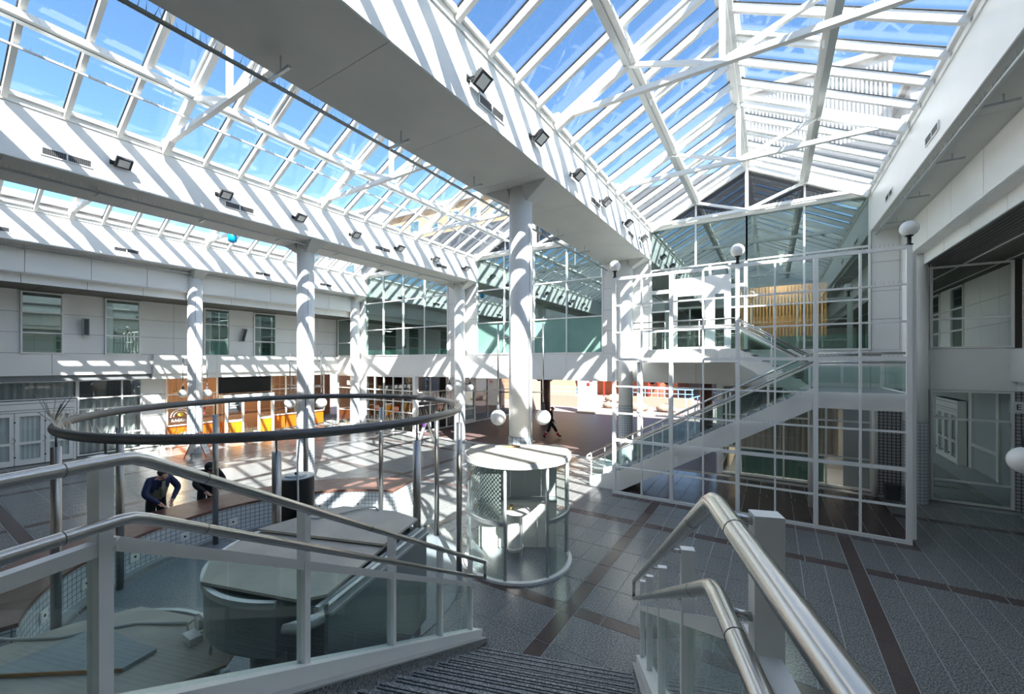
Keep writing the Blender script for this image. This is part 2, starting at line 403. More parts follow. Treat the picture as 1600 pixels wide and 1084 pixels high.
# ---- glazed roofs
ys = [-8.87+.866*k for k in range(31)]; ys = [y for y in ys if YG-.1 < y < 17.2]
TR = [-8.87+4.33*k for k in range(2, 7)]
for bi, (xl, xr) in enumerate(BAYS):
    xm = (xl+xr)/2
    r = struct('glazed_roof', 'pitched glass roof on white trusses, '+BAYN[bi], 'roof', (xm, 4, ZE))
    for side, xe in ((-1, xl), (1, xr)):
        P = Vector((xe, 0, ZE+.02)); Q = Vector((xm, 0, ZR)); d = (Q-P).normalized(); n = Vector((-d.z*side*-1, 0, abs(d.x)))
        n = Vector((side*abs(d.z), 0, abs(d.x)))
        up = n
        bar_me = MB().bar(P-n*.09, Q-n*.09, .085, .15, up).mesh('glazing_bar', 'white')
        raf_me = MB().bar(P-n*.12, Q-n*.12, .13, .24, up).mesh('rafter', 'white')
        gasket_me = MB().bar(P-n*.006, Q-n*.006, .128, .012, up).mesh('gasket', 'charcoal')
        mid = P+(Q-P)*.5
        def pane(p, q, w0):
            return MB().hexa([(p.x, .045, p.z), (p.x, w0-.045, p.z), (q.x, w0-.045, q.z), (q.x, .045, q.z),
                              (p.x+n.x*.012, .045, p.z+n.z*.012), (p.x+n.x*.012, w0-.045, p.z+n.z*.012), (q.x+n.x*.012, w0-.045, q.z+n.z*.012), (q.x+n.x*.012, .045, q.z+n.z*.012)]).mesh('glass_pane', 'roof_glass')
        lo = pane(P+d*.05, mid-d*.03, .866); hi = pane(mid+d*.03, Q-d*.06, .866)
        vb = MB()
        a_, b_ = mid+d*.10-n*.05, Q-d*.16-n*.05
        for y0, y1 in ((.06, .11), (.756, .806)): vb.bar((a_.x, (y0+y1)/2, a_.z), (b_.x, (y0+y1)/2, b_.z), .05, .07, up)
        for e in (a_, b_): vb.bar((e.x, .06, e.z), (e.x, .806, e.z), .06, .07, up)
        vent_me = vb.mesh('vent_frame', 'white')
        arm = MB().bar((a_.x, .433, a_.z), (a_.x-side*.02, .433, a_.z-.42), .035, .035).mesh('vent_opener', 'white')
        for k, y in enumerate(ys):
            main = (k+4) % 5 == 0
            link('rafter' if main else 'glazing_bar', raf_me if main else bar_me, r, (0, y, 0))
            link('gasket', gasket_me, r, (0, y, 0))
            if k < len(ys)-1 or y+.866 < 17.4:
                link('glass_pane', lo, r, (0, y, 0)); link('glass_pane', hi, r, (0, y, 0))
            if k % 5 in (0, 2) and y > 1:
                link('vent_frame', vent_me, r, (0, y, 0)); link('vent_opener', arm, r, (0, y, 0))
        pm = mid-n*.21
        b = MB(); b.box(pm.x-.05, pm.x+.05, YG, YE, pm.z-.06, pm.z+.06); b.box(pm.x-.07, pm.x+.07, YG, YE, pm.z-.075, pm.z-.055)
        pu = b.build('purlin', 'white', r)
        tq = pm-d*.13; B('cable_tray', 'alu', r, (tq.x-.065, tq.x+.065, YG, YE, tq.z-.03, tq.z-.005)); cd_ = pm-d*.62
        if bi: c_ = MB().tube([(cd_.x, YG, cd_.z-.05), (cd_.x, YE, cd_.z-.05)], .028, 8).build('conduit', 'white', r, True)
        spikes([(pm.x-side*.08, 1.5+.11*k, pm.z-.05) for k in range(143)], .13, 'bird_spikes', pu)
        if bi == 1: spikes([(cd_.x, 1.5+.10*k, cd_.z-.03) for k in range(157)], .12, 'bird_spikes', c_)
        B('eave_rail', 'white', r, (min(xe, xe-side*.1), max(xe, xe-side*.1), YG, YE, ZE-.02, ZE+.07))
        g_ = (xe-side*.05); B('eave_gasket', 'charcoal', r, (min(g_, g_-side*.03), max(g_, g_-side*.03), YG, YE, ZE+.07, ZE+.095))
    B('ridge_beam', 'white', r, (xm-.12, xm+.12, YG, YE, ZR-.22, ZR-.04), (xm-.2, xm+.2, YG, YE, ZR-.06, ZR-.03), (xm-.03, xm+.03, YG, YE, ZR-.34, ZR-.22))
    B('ridge_cap', 'white', r, (xm-.16, xm+.16, YG, YE, ZR-.02, ZR+.06))
    chz = ZE+.07; px = (xr-xl)/4; pz = (ZR+ZE)/2-.22
    for y in TR:
        t = link('truss', None, r, (xm, y, chz))
        last = y > 17
        MB().bar((xl, y, chz), (xr, y, chz), .11, .11).build('chord', 'white', t)
        MB().bar((xm, y, chz), (xm, y, ZR-.15), .10, .10).build('king_post', 'white', t)
        for s in (-1, 1): MB().bar((xm, y, chz), (xm+s*px, y, pz), .085, .085).build('strut', 'white', t)
        for s, xe in ((1, xl), (-1, xr)): MB().box(min(xe, xe+s*.16), max(xe, xe+s*.16), y-.06, y+.06, chz-.09, chz+.12).build('bracket', 'white', t)
        if y > 1: spikes([(xl+.3+.12*k, y, chz+.055) for k in range(int((xr-xl-.6)/.12))], .13, 'bird_spikes', t, .2)

# ---- round columns with mosaic feet
def column(x, y, ztop, label, cap=True, side=1, rad=.285):
    r = struct('round_column', label, 'column', (x, y, 0))
    MB().lathe([(rad, 0), (rad, ztop)], (x, y, 0), 40).build('shaft', 'white', r, True)
    MB().lathe([(rad+.012, .0), (rad+.012, 2.42)], (x, y, 0), 40, caps=False).build('mosaic_sleeve', 'mosaic_white', r, True, cyl_uv((x, y), rad))
    if cap:
        for s in (-1, 1):
            MB().hexa([(x+s*.2, y-.16, ztop-.33), (x+s*.27, y-.16, ztop-.33), (x+s*.27, y+.16, ztop-.33), (x+s*.2, y+.16, ztop-.33),
                       (x+s*.2, y-.30, ztop), (x+s*.86, y-.30, ztop), (x+s*.86, y+.30, ztop), (x+s*.2, y+.30, ztop)]).build('bracket', 'soffit', r)
    MB().tube([(x+rad+.03, y-.1, .3), (x+rad+.03, y-.1, ztop-1)], .012, 6).build('cable_pipe', 'alu', r)
    return r
CC = (-5.2, 8.62); CA = (-14.05, 8.45); CL = (-22.75, 8.3); FB = (-5.15, 17.0); FA = (-14.05, 17.0); FL = (-22.75, 17.0); FR = (3.66, 17.02)
column(*CC, ZB, 'white round column right behind the glass kiosk')
column(*CA, ZB, 'white round column with mosaic foot, second from the shop wall')
column(*CL, ZB, 'white round column nearest the orange shop')
column(*FB, ZB, 'white round column behind the stair foot at the end wall')
column(*FA, ZB, 'white round column at the end wall between the two pairs of tall windows')
column(*FL, ZB, 'white round column in the far corner beside the tall window grid')
column(*FR, ZB, 'white round column in the corner behind the stair landing', cap=False)

# ---- windows and panels
WN = [0]
def window(label, ax, c, u, z, glassm='window_glass', fr=.055, face=-1, frame='white', depth=.09, skip=(), row0=None):
    """ax 'y': pane in a plane y = c with u running along x; ax 'x': plane x = c, u along y. u and z list the mullion centres."""
    WN[0] += 1
    mid = ((u[0]+u[-1])/2, c, z[0]) if ax == 'y' else (c, (u[0]+u[-1])/2, z[0])
    r = struct('window_%d' % WN[0], label, 'window', mid)
    def bx(u0, u1, z0, z1, d0, d1):
        a, b = sorted((c+face*d0, c+face*d1))
        return (u0, u1, a, b, z0, z1) if ax == 'y' else (a, b, u0, u1, z0, z1)
    h = fr/2
    for k, q in enumerate(u): B('mullion', frame, r, bx(q-h, q+h, z[0]-h, z[-1]+h, -.02, depth-.02))
    for q in z: B('transom', frame, r, bx(u[0], u[-1], q-h, q+h, -.02, depth-.025))
    for i in range(len(u)-1):
        for j in range(len(z)-1):
            if (i, j) in skip: continue
            B('pane', row0 if row0 and j == 0 else glassm, r, bx(u[i]+h, u[i+1]-h, z[j]+h, z[j+1]-h, 0, .012))
    return r
# ---- end wall
we = struct('wall_end', 'white panelled end wall with the storey band above the passage', 'wall', (-9.6, YE, 0))
ZF0, ZF1 = 3.38, 4.60
x = -26.5
for x0, x1 in ((-25.2, -23.2), (-23.2, -20), (-20, -17), (-17, -14.05), (-14.05, -11), (-11, -8), (-8, -5.15), (-5.15, -2.5), (-2.5, 0), (0, 2.68), (2.68, 5.95)):
    B('band_panel', 'panel', we, (x0+.006, x1-.006, YE-.03, YE+.15, ZF0, ZF1))
B('band_core', 'seam', we, (-26.5, 7.5, YE, YE+.14, ZF0+.02, ZF1-.02))
for x0, x1 in ((-15.15, -14.14), (-14.14, -13.14), (-6.25, -5.24), (-5.24, -4.24), (2.70, 3.38), (3.38, 4.05), (-23.33, -22.2)):
    z = ZF1
    for z1 in (5.58, 6.48, 7.4, ZB+.2):
        B('wall_panel', 'panel', we, (x0+.006, x1-.006, YE-.02, YE+.15, z+.006, z1-.006)); z = z1
    B('panel_core', 'seam', we, (x0, x1, YE, YE+.14, ZF1, ZB+.2))
# tall windows, three bays
cols = lambda a, b: [a+(b-a)*k/4 for k in range(5)]
ROWS = [4.63, 6.24, 7.94, 9.62]
window('tall grid window beside the far corner column', 'y', YE, cols(-22.16, -15.17), ROWS)
window('tall grid window behind the central column', 'y', YE, cols(-13.13, -6.26), ROWS, row0='film_green')
um = cols(-4.22, 2.66)
window('tall window above the stair landing with wooden slats behind it', 'y', YE, um[2:], ROWS)
window('glass over the white double door at the stair head', 'y', YE, um[:3], ROWS[2:])
# stair-head door set
dr = struct('door_1', 'white framed glass door set at the top of the stair', 'door', (-2.5, YE, 4.63))
for x0 in (-4.2, -3.36, -2.0, -1.33, -.83): B('jamb', 'white', dr, (x0-.04, x0+.04, YE-.07, YE+.03, 4.63, 7.9))
B('head', 'white', dr, (-4.16, -.87, YE-.062, YE+.03, 7.0, 7.12)); B('fascia', 'white', dr, (-3.32, -1.37, YE-.066, YE+.03, 7.12, 7.5))
for x0, x1, zs in ((-4.16, -3.4, (4.66, 5.45, 6.25, 7.0)), (-1.29, -.87, (4.66, 5.45, 6.25, 7.0))):
    for z0, z1 in zip(zs, zs[1:]):
        B('pane', 'window_glass', dr, (x0, x1, YE-.03, YE-.02, z0+.03, z1-.03)); B('transom', 'white', dr, (x0, x1, YE-.055, YE+.02, z1-.03, z1+.03))
for x0, x1 in ((-3.31, -2.03), (-1.97, -1.37)):
    lf = B('leaf', 'white', dr, (x0, x0+.14, YE-.06, YE, 4.64, 7.0), (x1-.14, x1, YE-.06, YE, 4.64, 7.0), (x0+.14, x1-.14, YE-.06, YE, 4.64, 4.8), (x0+.14, x1-.14, YE-.06, YE, 6.8, 7.0), (x0+.14, x1-.14, YE-.06, YE, 5.5, 5.62))
    B('pane', 'window_glass', lf, (x0+.14, x1-.14, YE-.035, YE-.025, 4.8, 5.5), (x0+.14, x1-.14, YE-.035, YE-.025, 5.62, 6.8))
    MB().tube([(x1-.07, YE-.1, 5.7), (x1-.07, YE-.1, 6.0)], .014, 8).build('handle', 'steel', lf, True)
B('pane', 'window_glass', dr, (-4.16, -.87, YE-.03, YE-.02, 7.15, 7.9))
# gables of dark glass
for bi, (xl, xr) in enumerate(BAYS):
    xm = (xl+xr)/2
    WN[0] += 1
    r = struct('window_%d' % WN[0], 'dark glass gable with white diagonal braces, '+BAYN[bi], 'window', (xm, YE, ZE))
    hs = lambda x: ZE+(ZR-ZE)*(1-abs(x-xm)/(xr-xm))
    q = cols(xl, xr)
    for i in range(4):
        a, b = q[i]+.03, q[i+1]-.03
        pts = [(a, ZE+.02), (b, ZE+.02), (b, hs(b)), (a, hs(a))]
        m = MB(); m.poly([(x_, YE, z_) for x_, z_ in pts]); m.poly([(x_, YE+.015, z_) for x_, z_ in pts[::-1]]); m.build('pane', 'dark_glass', r)
    for i in (1, 2, 3): B('mullion', 'white', r, (q[i]-.03, q[i]+.03, YE-.07, YE+.02, ZE, hs(q[i])))
    B('sill_beam', 'white', r, (xl, xr, YE-.12, YE+.05, ZE-.09, ZE+.06))
    for xe in (xl, xr): MB().bar((xe, YE-.06, ZE+.02), (xm, YE-.06, ZR-.02), .12, .26, (0, 0, 1)).build('verge', 'white', r)
    spikes([(xl+.1+.07*k, YE-.1, ZE+.06) for k in range(int((xr-xl)/.07)-2)], .16, 'bird_spikes', r, .2)
# attic behind the gables so that the panes read dark
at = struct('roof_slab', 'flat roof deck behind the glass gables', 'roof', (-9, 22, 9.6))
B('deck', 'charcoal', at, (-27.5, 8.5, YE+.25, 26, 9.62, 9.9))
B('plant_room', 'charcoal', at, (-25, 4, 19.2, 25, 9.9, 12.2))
# corner windows either side
for m in (0, 1):
    f = mir if m else (lambda x: x)
    a, b = sorted((f(4.09), f(5.74)))
    nm = 'by the far shop corner' if m else 'at the picture edge'
    window('corner window of the upper storey '+nm, 'y', YE+.02, [a, b], [4.64, 5.5, 7.06], 'mirror_glass' if m == 0 else 'window_glass', frame='panel')
    if m == 0: window('corner window of the ground floor mirroring white doors', 'y', YE+.02, [a, b], [.06, .68, 2.52, 3.34], 'mirror_glass', frame='panel')
    else: window('corner shop window with orange band', 'y', YE+.02, [a, b], [.06, 1.05, 2.52, 3.34], 'shop_glass')
wr = struct('wall_right', 'white panelled gallery wall with tall windows at the picture edge', 'wall', (5.95, 4, 0))
wl = struct('wall_left', 'white panelled gallery wall with four tall windows above the shops', 'wall', (-25.2, 4, 0))
WIN = [(-10.3, -9.1), (-5.1, -3.9), (-2.6, -1.4), (.9, 2.1), (3.34, 4.52), (5.78, 7.01), (9.57, 10.8), (12.02, 13.29)]
for m in (0, 1):
    f = mir if m else (lambda x: x); s = -1 if m == 0 else 1
    xw = f(5.92); r = wl if m else wr
    edges = [YB]
    for a, b in WIN[1:]: edges += [a, b]
    edges += [YE]
    for k in range(0, len(edges)-1, 2):
        y0, y1 = edges[k], edges[k+1]
        n = max(1, round((y1-y0)/1.25)); 
        for i in range(n):
            p, q = y0+(y1-y0)*i/n, y0+(y1-y0)*(i+1)/n
            if q < -1: continue
            for z0, z1 in ((4.58, 5.4), (5.4, 6.22), (6.22, 7.1)):
                B('wall_panel', 'panel', r, (*sorted((xw, xw+s*-.05)), p+.006, q-.006, z0+.006, z1-.006))
        B('panel_core', 'seam', r, (*sorted((xw-s*.01, xw-s*.09)), y0, y1, 4.58, 7.1))
    y = YB
    for y1 in (-5, -1, 1.5, 4.2, 7.45, 10.1, 13, 15.4, YE):
        st = s*.22 if y1 > 7.5 else 0
        B('band_panel', 'panel', r, (*sorted((xw+st, xw-s*.1)), y+.006, y1-.006, 3.66, 4.57))
        B('band_lip', 'panel', r, (*sorted((xw+st-s*.12, xw-s*.2)), y+.004, y1-.004, 3.40, 3.66)); y = y1
    B('band_core', 'mid_room', r, (*sorted((xw-s*.1, f(7.6))), YB, YE, 3.42, 4.5))
    for k, (a, b) in enumerate(WIN[1:]):
        if m == 1 and a > 3:
            which = {3.34: 'nearest the viewer, beside a loudspeaker', 5.78: 'between the loudspeaker and the corner ledge', 9.57: 'just beyond the shop-side column', 12.02: 'farthest along the shop wall'}[a]
            window('tall three-pane window above the shops, '+which, 'x', xw, [a+.03, b-.03], [4.58, 5.4, 6.22, 7.03], face=s)
        else:
            B('window_pane', 'window_glass', r, (*sorted((xw, xw-s*.012)), a, b, 4.58, 7.05))
            B('window_bar', 'white', r, *[(*sorted((xw+s*.05, xw-s*.02)), a, b, z_-.03, z_+.03) for z_ in (4.6, 5.4, 6.22, 7.03)], (*sorted((xw+s*.05, xw-s*.02)), a, a+.06, 4.6, 7.05), (*sorted((xw+s*.05, xw-s*.02)), b-.06, b, 4.6, 7.05))
B('outer_wall', 'mid_room', wr, (7.6, 7.8, YB, YE+.3, 0, ZE)); B('outer_wall', 'mid_room', wl, (-27.7, -27.5, YB, YE+.3, 7.2, ZE)); B('room_floor', 'mid_room', wr, (6.0, 7.6, YB, YE, 4.4, 4.5)) if False else None
# back wall behind the viewer and side closures
wb = struct('wall_back', 'plain white wall behind the viewer', 'wall', (-9, YB, 0))
B('wall_sheet', 'panel', wb, (-27.5, 7.6, YB-.2, YB, 0, ZE))
wg = struct('roof_shade_wing', 'unseen closed wing added behind the viewer to shade the foreground', 'roof', (-9, YG, ZE))  # added out of view; its height keeps sun off the basins and near railing
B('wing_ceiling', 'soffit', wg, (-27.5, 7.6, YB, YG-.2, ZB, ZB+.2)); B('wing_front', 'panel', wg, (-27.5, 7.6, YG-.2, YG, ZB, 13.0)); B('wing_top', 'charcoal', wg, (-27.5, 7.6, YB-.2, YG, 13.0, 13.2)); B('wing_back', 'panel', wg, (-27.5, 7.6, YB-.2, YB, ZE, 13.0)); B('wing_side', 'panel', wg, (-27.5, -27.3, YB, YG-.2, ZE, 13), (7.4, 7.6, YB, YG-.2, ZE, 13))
# ------------------------------------------------------------------ rooms behind the glass
up = struct('upper_floor', 'storey slab and rooms behind the tall end windows', 'floor', (-9, 21, 4))
B('slab', 'mid_room', up, (-27.5, 8.5, YE+.14, 26, ZF0+.02, 4.5))
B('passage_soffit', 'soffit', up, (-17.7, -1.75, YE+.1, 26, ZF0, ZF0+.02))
B('back_wall', 'mid_room', up, (-27.5, 8.5, 25.7, 26, 4.5, 9.6))
B('room_wall', 'dark_room', up, (-27.5, -27.3, YE, 26, 4.5, 9.6), (8.3, 8.5, YE, 26, 4.5, 9.6), (-14.3, -14.1, YE+.2, 26, 4.5, 9.6), (-5.3, -5.1, YE+.2, 26, 4.5, 9.6))
B('room_ceiling', 'dark_room', up, (-27.5, 8.5, YE+.3, 26, 9.3, 9.6))
# frosted film along the foot of the tall windows
for x0, x1 in ((-22.1, -15.2), (-13.1, -6.3), (-.75, 2.6)):
    if x0 < -20 or x0 > -5: B('frosted_strip', 'film_green', up, (x0, x1, YE+.06, YE+.07, 4.65, 4.98 if x0 < -20 else 5.12))
ws = thing('slat_screen', 'orange wooden slat wall behind the tall window over the landing', 'wall cladding', (.4, 20.2, 4.5))
for k in range(27):
    x_ = -1.25+k*.115
    B('slat', 'wood_slat', ws, (x_, x_+.075, 20.2, 20.26, 4.55, 7.35))
B('cross_board', 'wood_slat', ws, (-1.25, 1.85, 20.27, 20.30, 5.6, 6.1), (-1.25, 1.85, 20.27, 20.30, 6.9, 7.35))
lg = struct('gallery_floor', 'gallery rooms behind the upper windows over the shops', 'floor', (-27, 4, 4.5))
B('room_back', 'mid_room', lg, (-30.2, -30, YB, YE, 4.4, 7.2)); B('room_floor', 'mid_room', lg, (-30, -25.35, YB, YE, 4.4, 4.56)); B('room_ceiling', 'dark_room', lg, (-30, -25.3, YB, YE, 7.15, 7.4))
B('window_board', 'frost_glass', lg, *[(-25.75, -25.74, a, b, 4.6, 5.3) for a, b in WIN[4:]])
def tube_or_fill_light(label, x, y, z, ln, e):  # serves one real tube and several added fill lamps
    t = thing('tube_or_fill_light', label, 'lamp', (x, y, z), 'tube lights behind the upper windows')
    B('housing', 'panel', t, (x-.1, x+.1, y-ln/2, y+ln/2, z, z+.06)); MB().tube([(x, y-ln/2+.05, z-.02), (x, y+ln/2-.05, z-.02)], .018, 8).build('tube', 'globe', t, True)
    for q in (-1, 1): MB().tube([(x, y+q*ln*.4, z+.06), (x, y+q*ln*.4, z+.3)], .008, 6).build('hanger', 'charcoal', t)
    li = bpy.data.lights.new('tube_glow', 'AREA'); li.shape = 'RECTANGLE'; li.size = .1; li.size_y = ln; li.energy = e; li.color = (1, .93, .82)
    q = bpy.data.objects.new('tube_glow', li); COL.objects.link(q); q.location = (x, y, z-.05)
tube_or_fill_light('added tube light brightening the slats behind the window over the landing', .3, 18.9, 8.2, 2.0, 80)  # added lamp, lifts the wooden slats out of the dark
tube_or_fill_light('added tube light filling the room behind the window of the middle bay', -9.6, 20.0, 8.2, 2.2, 90)  # added lamp for the unlit middle room
tube_or_fill_light('added tube light filling the room behind the far grid window', -18.6, 20.0, 8.2, 2.2, 90)  # added lamp for the unlit far room
tube_or_fill_light('tube light behind the second upper window over the shops', -27.3, 6.4, 6.85, 1.6, 35)
tube_or_fill_light('added tube light filling the gallery beyond the shop-side column', -27.3, 11.4, 6.85, 1.6, 35)  # extra lamp added to brighten the gallery
# ladder-like stools seen in the second upper window
st = thing('bar_stool', 'white bar stool standing upside down behind the second upper window', 'stool', (-26.3, 6.4, 4.56))
for a, b in ((0, 0), (.3, 0), (.3, .3), (0, .3)):
    MB().tube([(-26.45+a, 6.25+b, 4.57), (-26.4+a*.7, 6.3+b*.7, 5.35)], .018, 6).build('leg', 'white', st)
MB().tube([(-26.45, 6.25, 4.9), (-26.15, 6.25, 4.9), (-26.15, 6.55, 4.9), (-26.45, 6.55, 4.9), (-26.45, 6.25, 4.9)], .012, 6).build('foot_ring', 'white', st)
MB().lathe([(.19, 0), (.19, .04)], (-26.28, 6.42, 5.34), 18).build('seat', 'white', st, True)

# ------------------------------------------------------------------ ground-floor shop wall
XG = -25.95
sw_ = struct('wall_shops', 'ground-floor shop fronts along the long wall', 'wall', (XG, 6, 0))
B('room_back', 'warm_room', sw_, (-30.6, -30.4, 8.3, YE+3, 0, 3.5)); B('room_back_grey', 'dark_room', sw_, (-30.6, -30.4, YB, 8.3, 0, 3.5))
B('room_floor', 'mid_room', sw_, (-30.4, XG-.05, YB, YE+3, -.1, .02)); B('room_divider', 'mid_room', sw_, (-30.4, XG-.1, 8.1, 8.2, 0, 3.4))
B('far_room_end', 'warm_room', sw_, (-30.4, -17.8, 21, 21.2, 0, 3.4))
def curtain(parent, ax, c, u0, u1, z0, z1, m='curtain_grey', amp=.05, wl=.16):
    """a hanging pleated sheet with real folds"""
    b = MB(); n = max(8, int((u1-u0)/wl*6)); P = []
    for k in range(n+1):
        u = u0+(u1-u0)*k/n; d = c+amp*math.sin(2*math.pi*(u-u0)/wl)
        P.append((u, d) if ax == 'y' else (d, u))
    i0 = len(b.v)
    for p in P: b.v += [(p[0], p[1], z0), (p[0], p[1], z1)]
    for k in range(n): b.f.append((i0+2*k, i0+2*k+2, i0+2*k+3, i0+2*k+1))
    return b.build('curtain', m, parent, True)
# porch with double doors (and its twin on the opposite wall, seen only mirrored)
def porch(parent_label, m, y0, y1, name, nleaf=3):
    f = (lambda x: x) if m else mir
    xf = -25.68
    r = struct(name, parent_label, 'door', (f(xf), (y0+y1)/2, 0))
    def bx(x0, x1, *q): a, b = sorted((f(x0), f(x1))); return (a, b, *q)
    B('roof_box', 'white', r, bx(XG, xf, y0, y1, 2.16, 2.62)); B('roof_top', 'black_matt', r, bx(XG, xf, y0, y1, 2.62, 2.64))
    for a, b in ((2.24, 2.26), (2.50, 2.52)): B('trim_line', 'seam', r, bx(xf, xf+.006, y0+.05, y1-.05, a, b))
    B('corner_post', 'white', r, bx(XG, xf, y0, y0+.09, 0, 2.16)); B('corner_post', 'white', r, bx(XG, xf, y1-.09, y1, 0, 2.16))
    wdt = (y1-y0-.18)/nleaf
    for k in range(nleaf):
        a = y0+.09+k*wdt; b = a+wdt
        lf = B('door_leaf', 'white', r, bx(xf-.05, xf, a+.01, a+.13, .03, 2.14), bx(xf-.05, xf, b-.13, b-.01, .03, 2.14), bx(xf-.05, xf, a+.13, b-.13, .03, .25), bx(xf-.05, xf, a+.13, b-.13, 2.0, 2.14), bx(xf-.05, xf, a+.13, b-.13, .86, .96))
        B('pane', 'shop_glass', lf, bx(xf-.03, xf-.02, a+.13, b-.13, .25, .86), bx(xf-.03, xf-.02, a+.13, b-.13, .96, 2.0))
        curtain(lf, 'x', f(xf-.085), a+.1, b-.1, .1, 2.05, 'curtain_pale', .025, .13)
        for z_ in (.35, 1.75): B('hinge', 'black', lf, bx(xf, xf+.03, a-.02, a+.03, z_, z_+.05))
        MB().tube([(f(xf+.06), b-.06+.07*math.cos(t), 1.05+.11*math.sin(t)) for t in [math.pi*q/8-math.pi/2 for q in range(9)]], .012, 6).build('handle', 'steel', lf, True)
    return r
porch('white double-door porch with grey curtains below the upper wall windows', 1, 2.35, 5.0, 'door_2')
porch('white double-door porch of the opposite wall, showing as a mirror image', 0, 8.2, 10.8, 'door_3')
# glass strip, panels and shop panes beyond the porch
fr = lambda u, z, lab, g='shop_glass': window(lab, 'x', XG, u, z, g, face=1, frame='white')
fr([-.5, 2.2, 5.05], [2.66, 3.38], 'dark curtained strip window over the white porch')
curtain(sw_, 'x', XG-.2, -.5, 5.0, 2.6, 3.4, 'curtain_grey', .06, .22)
fr([5.1, 6.55, 7.25], [.08, .9, 2.1, 2.6, 3.38], 'grid shop window between the white porch and the white panel')
curtain(sw_, 'x', XG-.35, 5.1, 7.2, .1, 2.5, 'curtain_grey', .06, .24)
for a, b in ((.05, .75), (.78, 1.55), (1.58, 2.6), (2.63, 3.38)): B('infill_panel', 'panel', sw_, (XG-.05, XG+.01, 7.3, 8.2, a, b))
fr([8.26, 9.4, 10.5], [.95, 1.85, 2.55, 3.38], 'cafe window with round crest beside the shop-side column')
for a, b in ((8.26, 9.38), (9.42, 10.5)): B('orange_panel', 'orange', sw_, (XG-.03, XG, a+.03, b-.03, .1, .93))
B('sill', 'white', sw_, (XG-.05, XG+.06, 8.26, 10.5, .02, .1))
fr([13.4, 14.3, 15.3, 16.9], [.95, 1.85, 2.55, 3.38], 'cafe window beyond the orange porch')
for a, b in ((13.4, 14.28), (14.32, 15.3), (15.34, 16.9)): B('orange_panel', 'orange', sw_, (XG-.03, XG, a+.03, b-.03, .1, .93))
# black fascia and orange porch
B('dark_fascia', 'black', sw_, (XG-.05, XG+.02, 10.55, 13.35, 2.45, 3.39))
pr = struct('door_4', 'white cafe porch with orange lower panels and open glass door', 'door', (-25.3, 11.9, 0))
xf = -25.2
B('roof_box', 'panel', pr, (XG, xf, 10.6, 13.2, 2.12, 2.4)); B('roof_top', 'black_matt', pr, (XG, xf, 10.6, 13.2, 2.4, 2.43))
for a, b in ((10.6, 10.72), (11.45, 11.55), (12.3, 12.4), (13.08, 13.2)): B('post', 'white', pr, (xf-.1, xf, a, b, 0, 2.12))
B('orange_panel', 'orange_yellow', pr, (xf-.07, xf-.04, 10.72, 11.45, .08, .9)); B('orange_panel', 'orange_yellow', pr, (xf-.07, xf-.04, 12.4, 13.08, .08, .9))
B('rail', 'white', pr, (xf-.09, xf-.01, 10.72, 11.45, .9, 1.0)); B('rail', 'white', pr, (xf-.09, xf-.01, 12.4, 13.08, .9, 1.0))
B('pane', 'shop_glass', pr, (xf-.06, xf-.05, 10.72, 11.45, 1.0, 2.1)); B('pane', 'shop_glass', pr, (xf-.06, xf-.05, 12.4, 13.08, 1.0, 2.1))
B('side_orange', 'orange', pr, (XG, xf-.1, 10.62, 10.66, .08, .9)); B('side_pane', 'shop_glass', pr, (XG, xf-.1, 10.62, 10.63, .95, 2.1))
MB().hexa([(xf, 11.56, .05), (xf+.05, 11.56, .05), (xf+.75, 11.2, .05), (xf+.70, 11.2, .05), (xf, 11.56, 2.1), (xf+.05, 11.56, 2.1), (xf+.75, 11.2, 2.1), (xf+.70, 11.2, 2.1)]).build('door_leaf', 'shop_glass', pr)
MB().tube([(xf+.6, 11.2, .9), (xf+.6, 11.15, 1.3)], .015, 6).build('handle', 'steel', pr)
# crest and lettering on the cafe glass
em = thing('cafe_crest', 'round cream and yellow crest on the cafe window', 'emblem', (XG+.03, 8.85, 1.45))
pts = [(XG+.03, 8.83+.42*math.cos(t), 1.38+.40*math.sin(t)) for t in [math.pi*k/14 for k in range(15)]]
MB().tube(pts, .022, 6).build('arch', 'paper', em)
MB().tube([(XG+.03, 8.83+.30*math.cos(t), 1.40+.27*math.sin(t)) for t in [math.pi*k/14 for k in range(15)]], .014, 6).build('inner_arch', 'paper', em)
MB().sphere((XG+.03, 8.83, 1.50), .13, 12, .12, 1, .8).build('bun', 'yellow', em, True)
place_text('RAGOLA', .2, 'paper', em, (XG+.035, 8.83, 1.20), (0, -1, 0), (0, 0, 1)) if False else place_text('RAGOLA', .2, 'paper', em, (XG+.035, 8.83, 1.20), (0, 1, 0), (0, 0, 1))
lt = thing('window_lettering', 'red lettering on the cafe window beside the column', 'lettering', (XG+.03, 10.0, 1.7))
place_text('on', .24, 'red', lt, (XG+.03, 10.15, 1.74), (0, 1, 0), (0, 0, 1))
B('red_line', 'red', lt, (XG+.02, XG+.03, 9.45, 9.95, 1.66, 1.78)); B('red_line', 'pink_red', lt, (XG+.02, XG+.03, 9.45, 9.9, 1.4, 1.52))
mb_ = thing('menu_board', 'dark red menu sheet with white lines on the orange porch', 'menu', (xf, 11.1, 1.3))
B('sheet', 'charcoal', mb_, (xf-.04, xf-.03, 10.76, 11.40, 1.45, 2.08))
for k in range(3): B('text_line', 'paper', mb_, (xf-.03, xf-.024, 10.82, 11.15+.1*(k % 2), 1.9-.12*k, 1.96-.12*k))
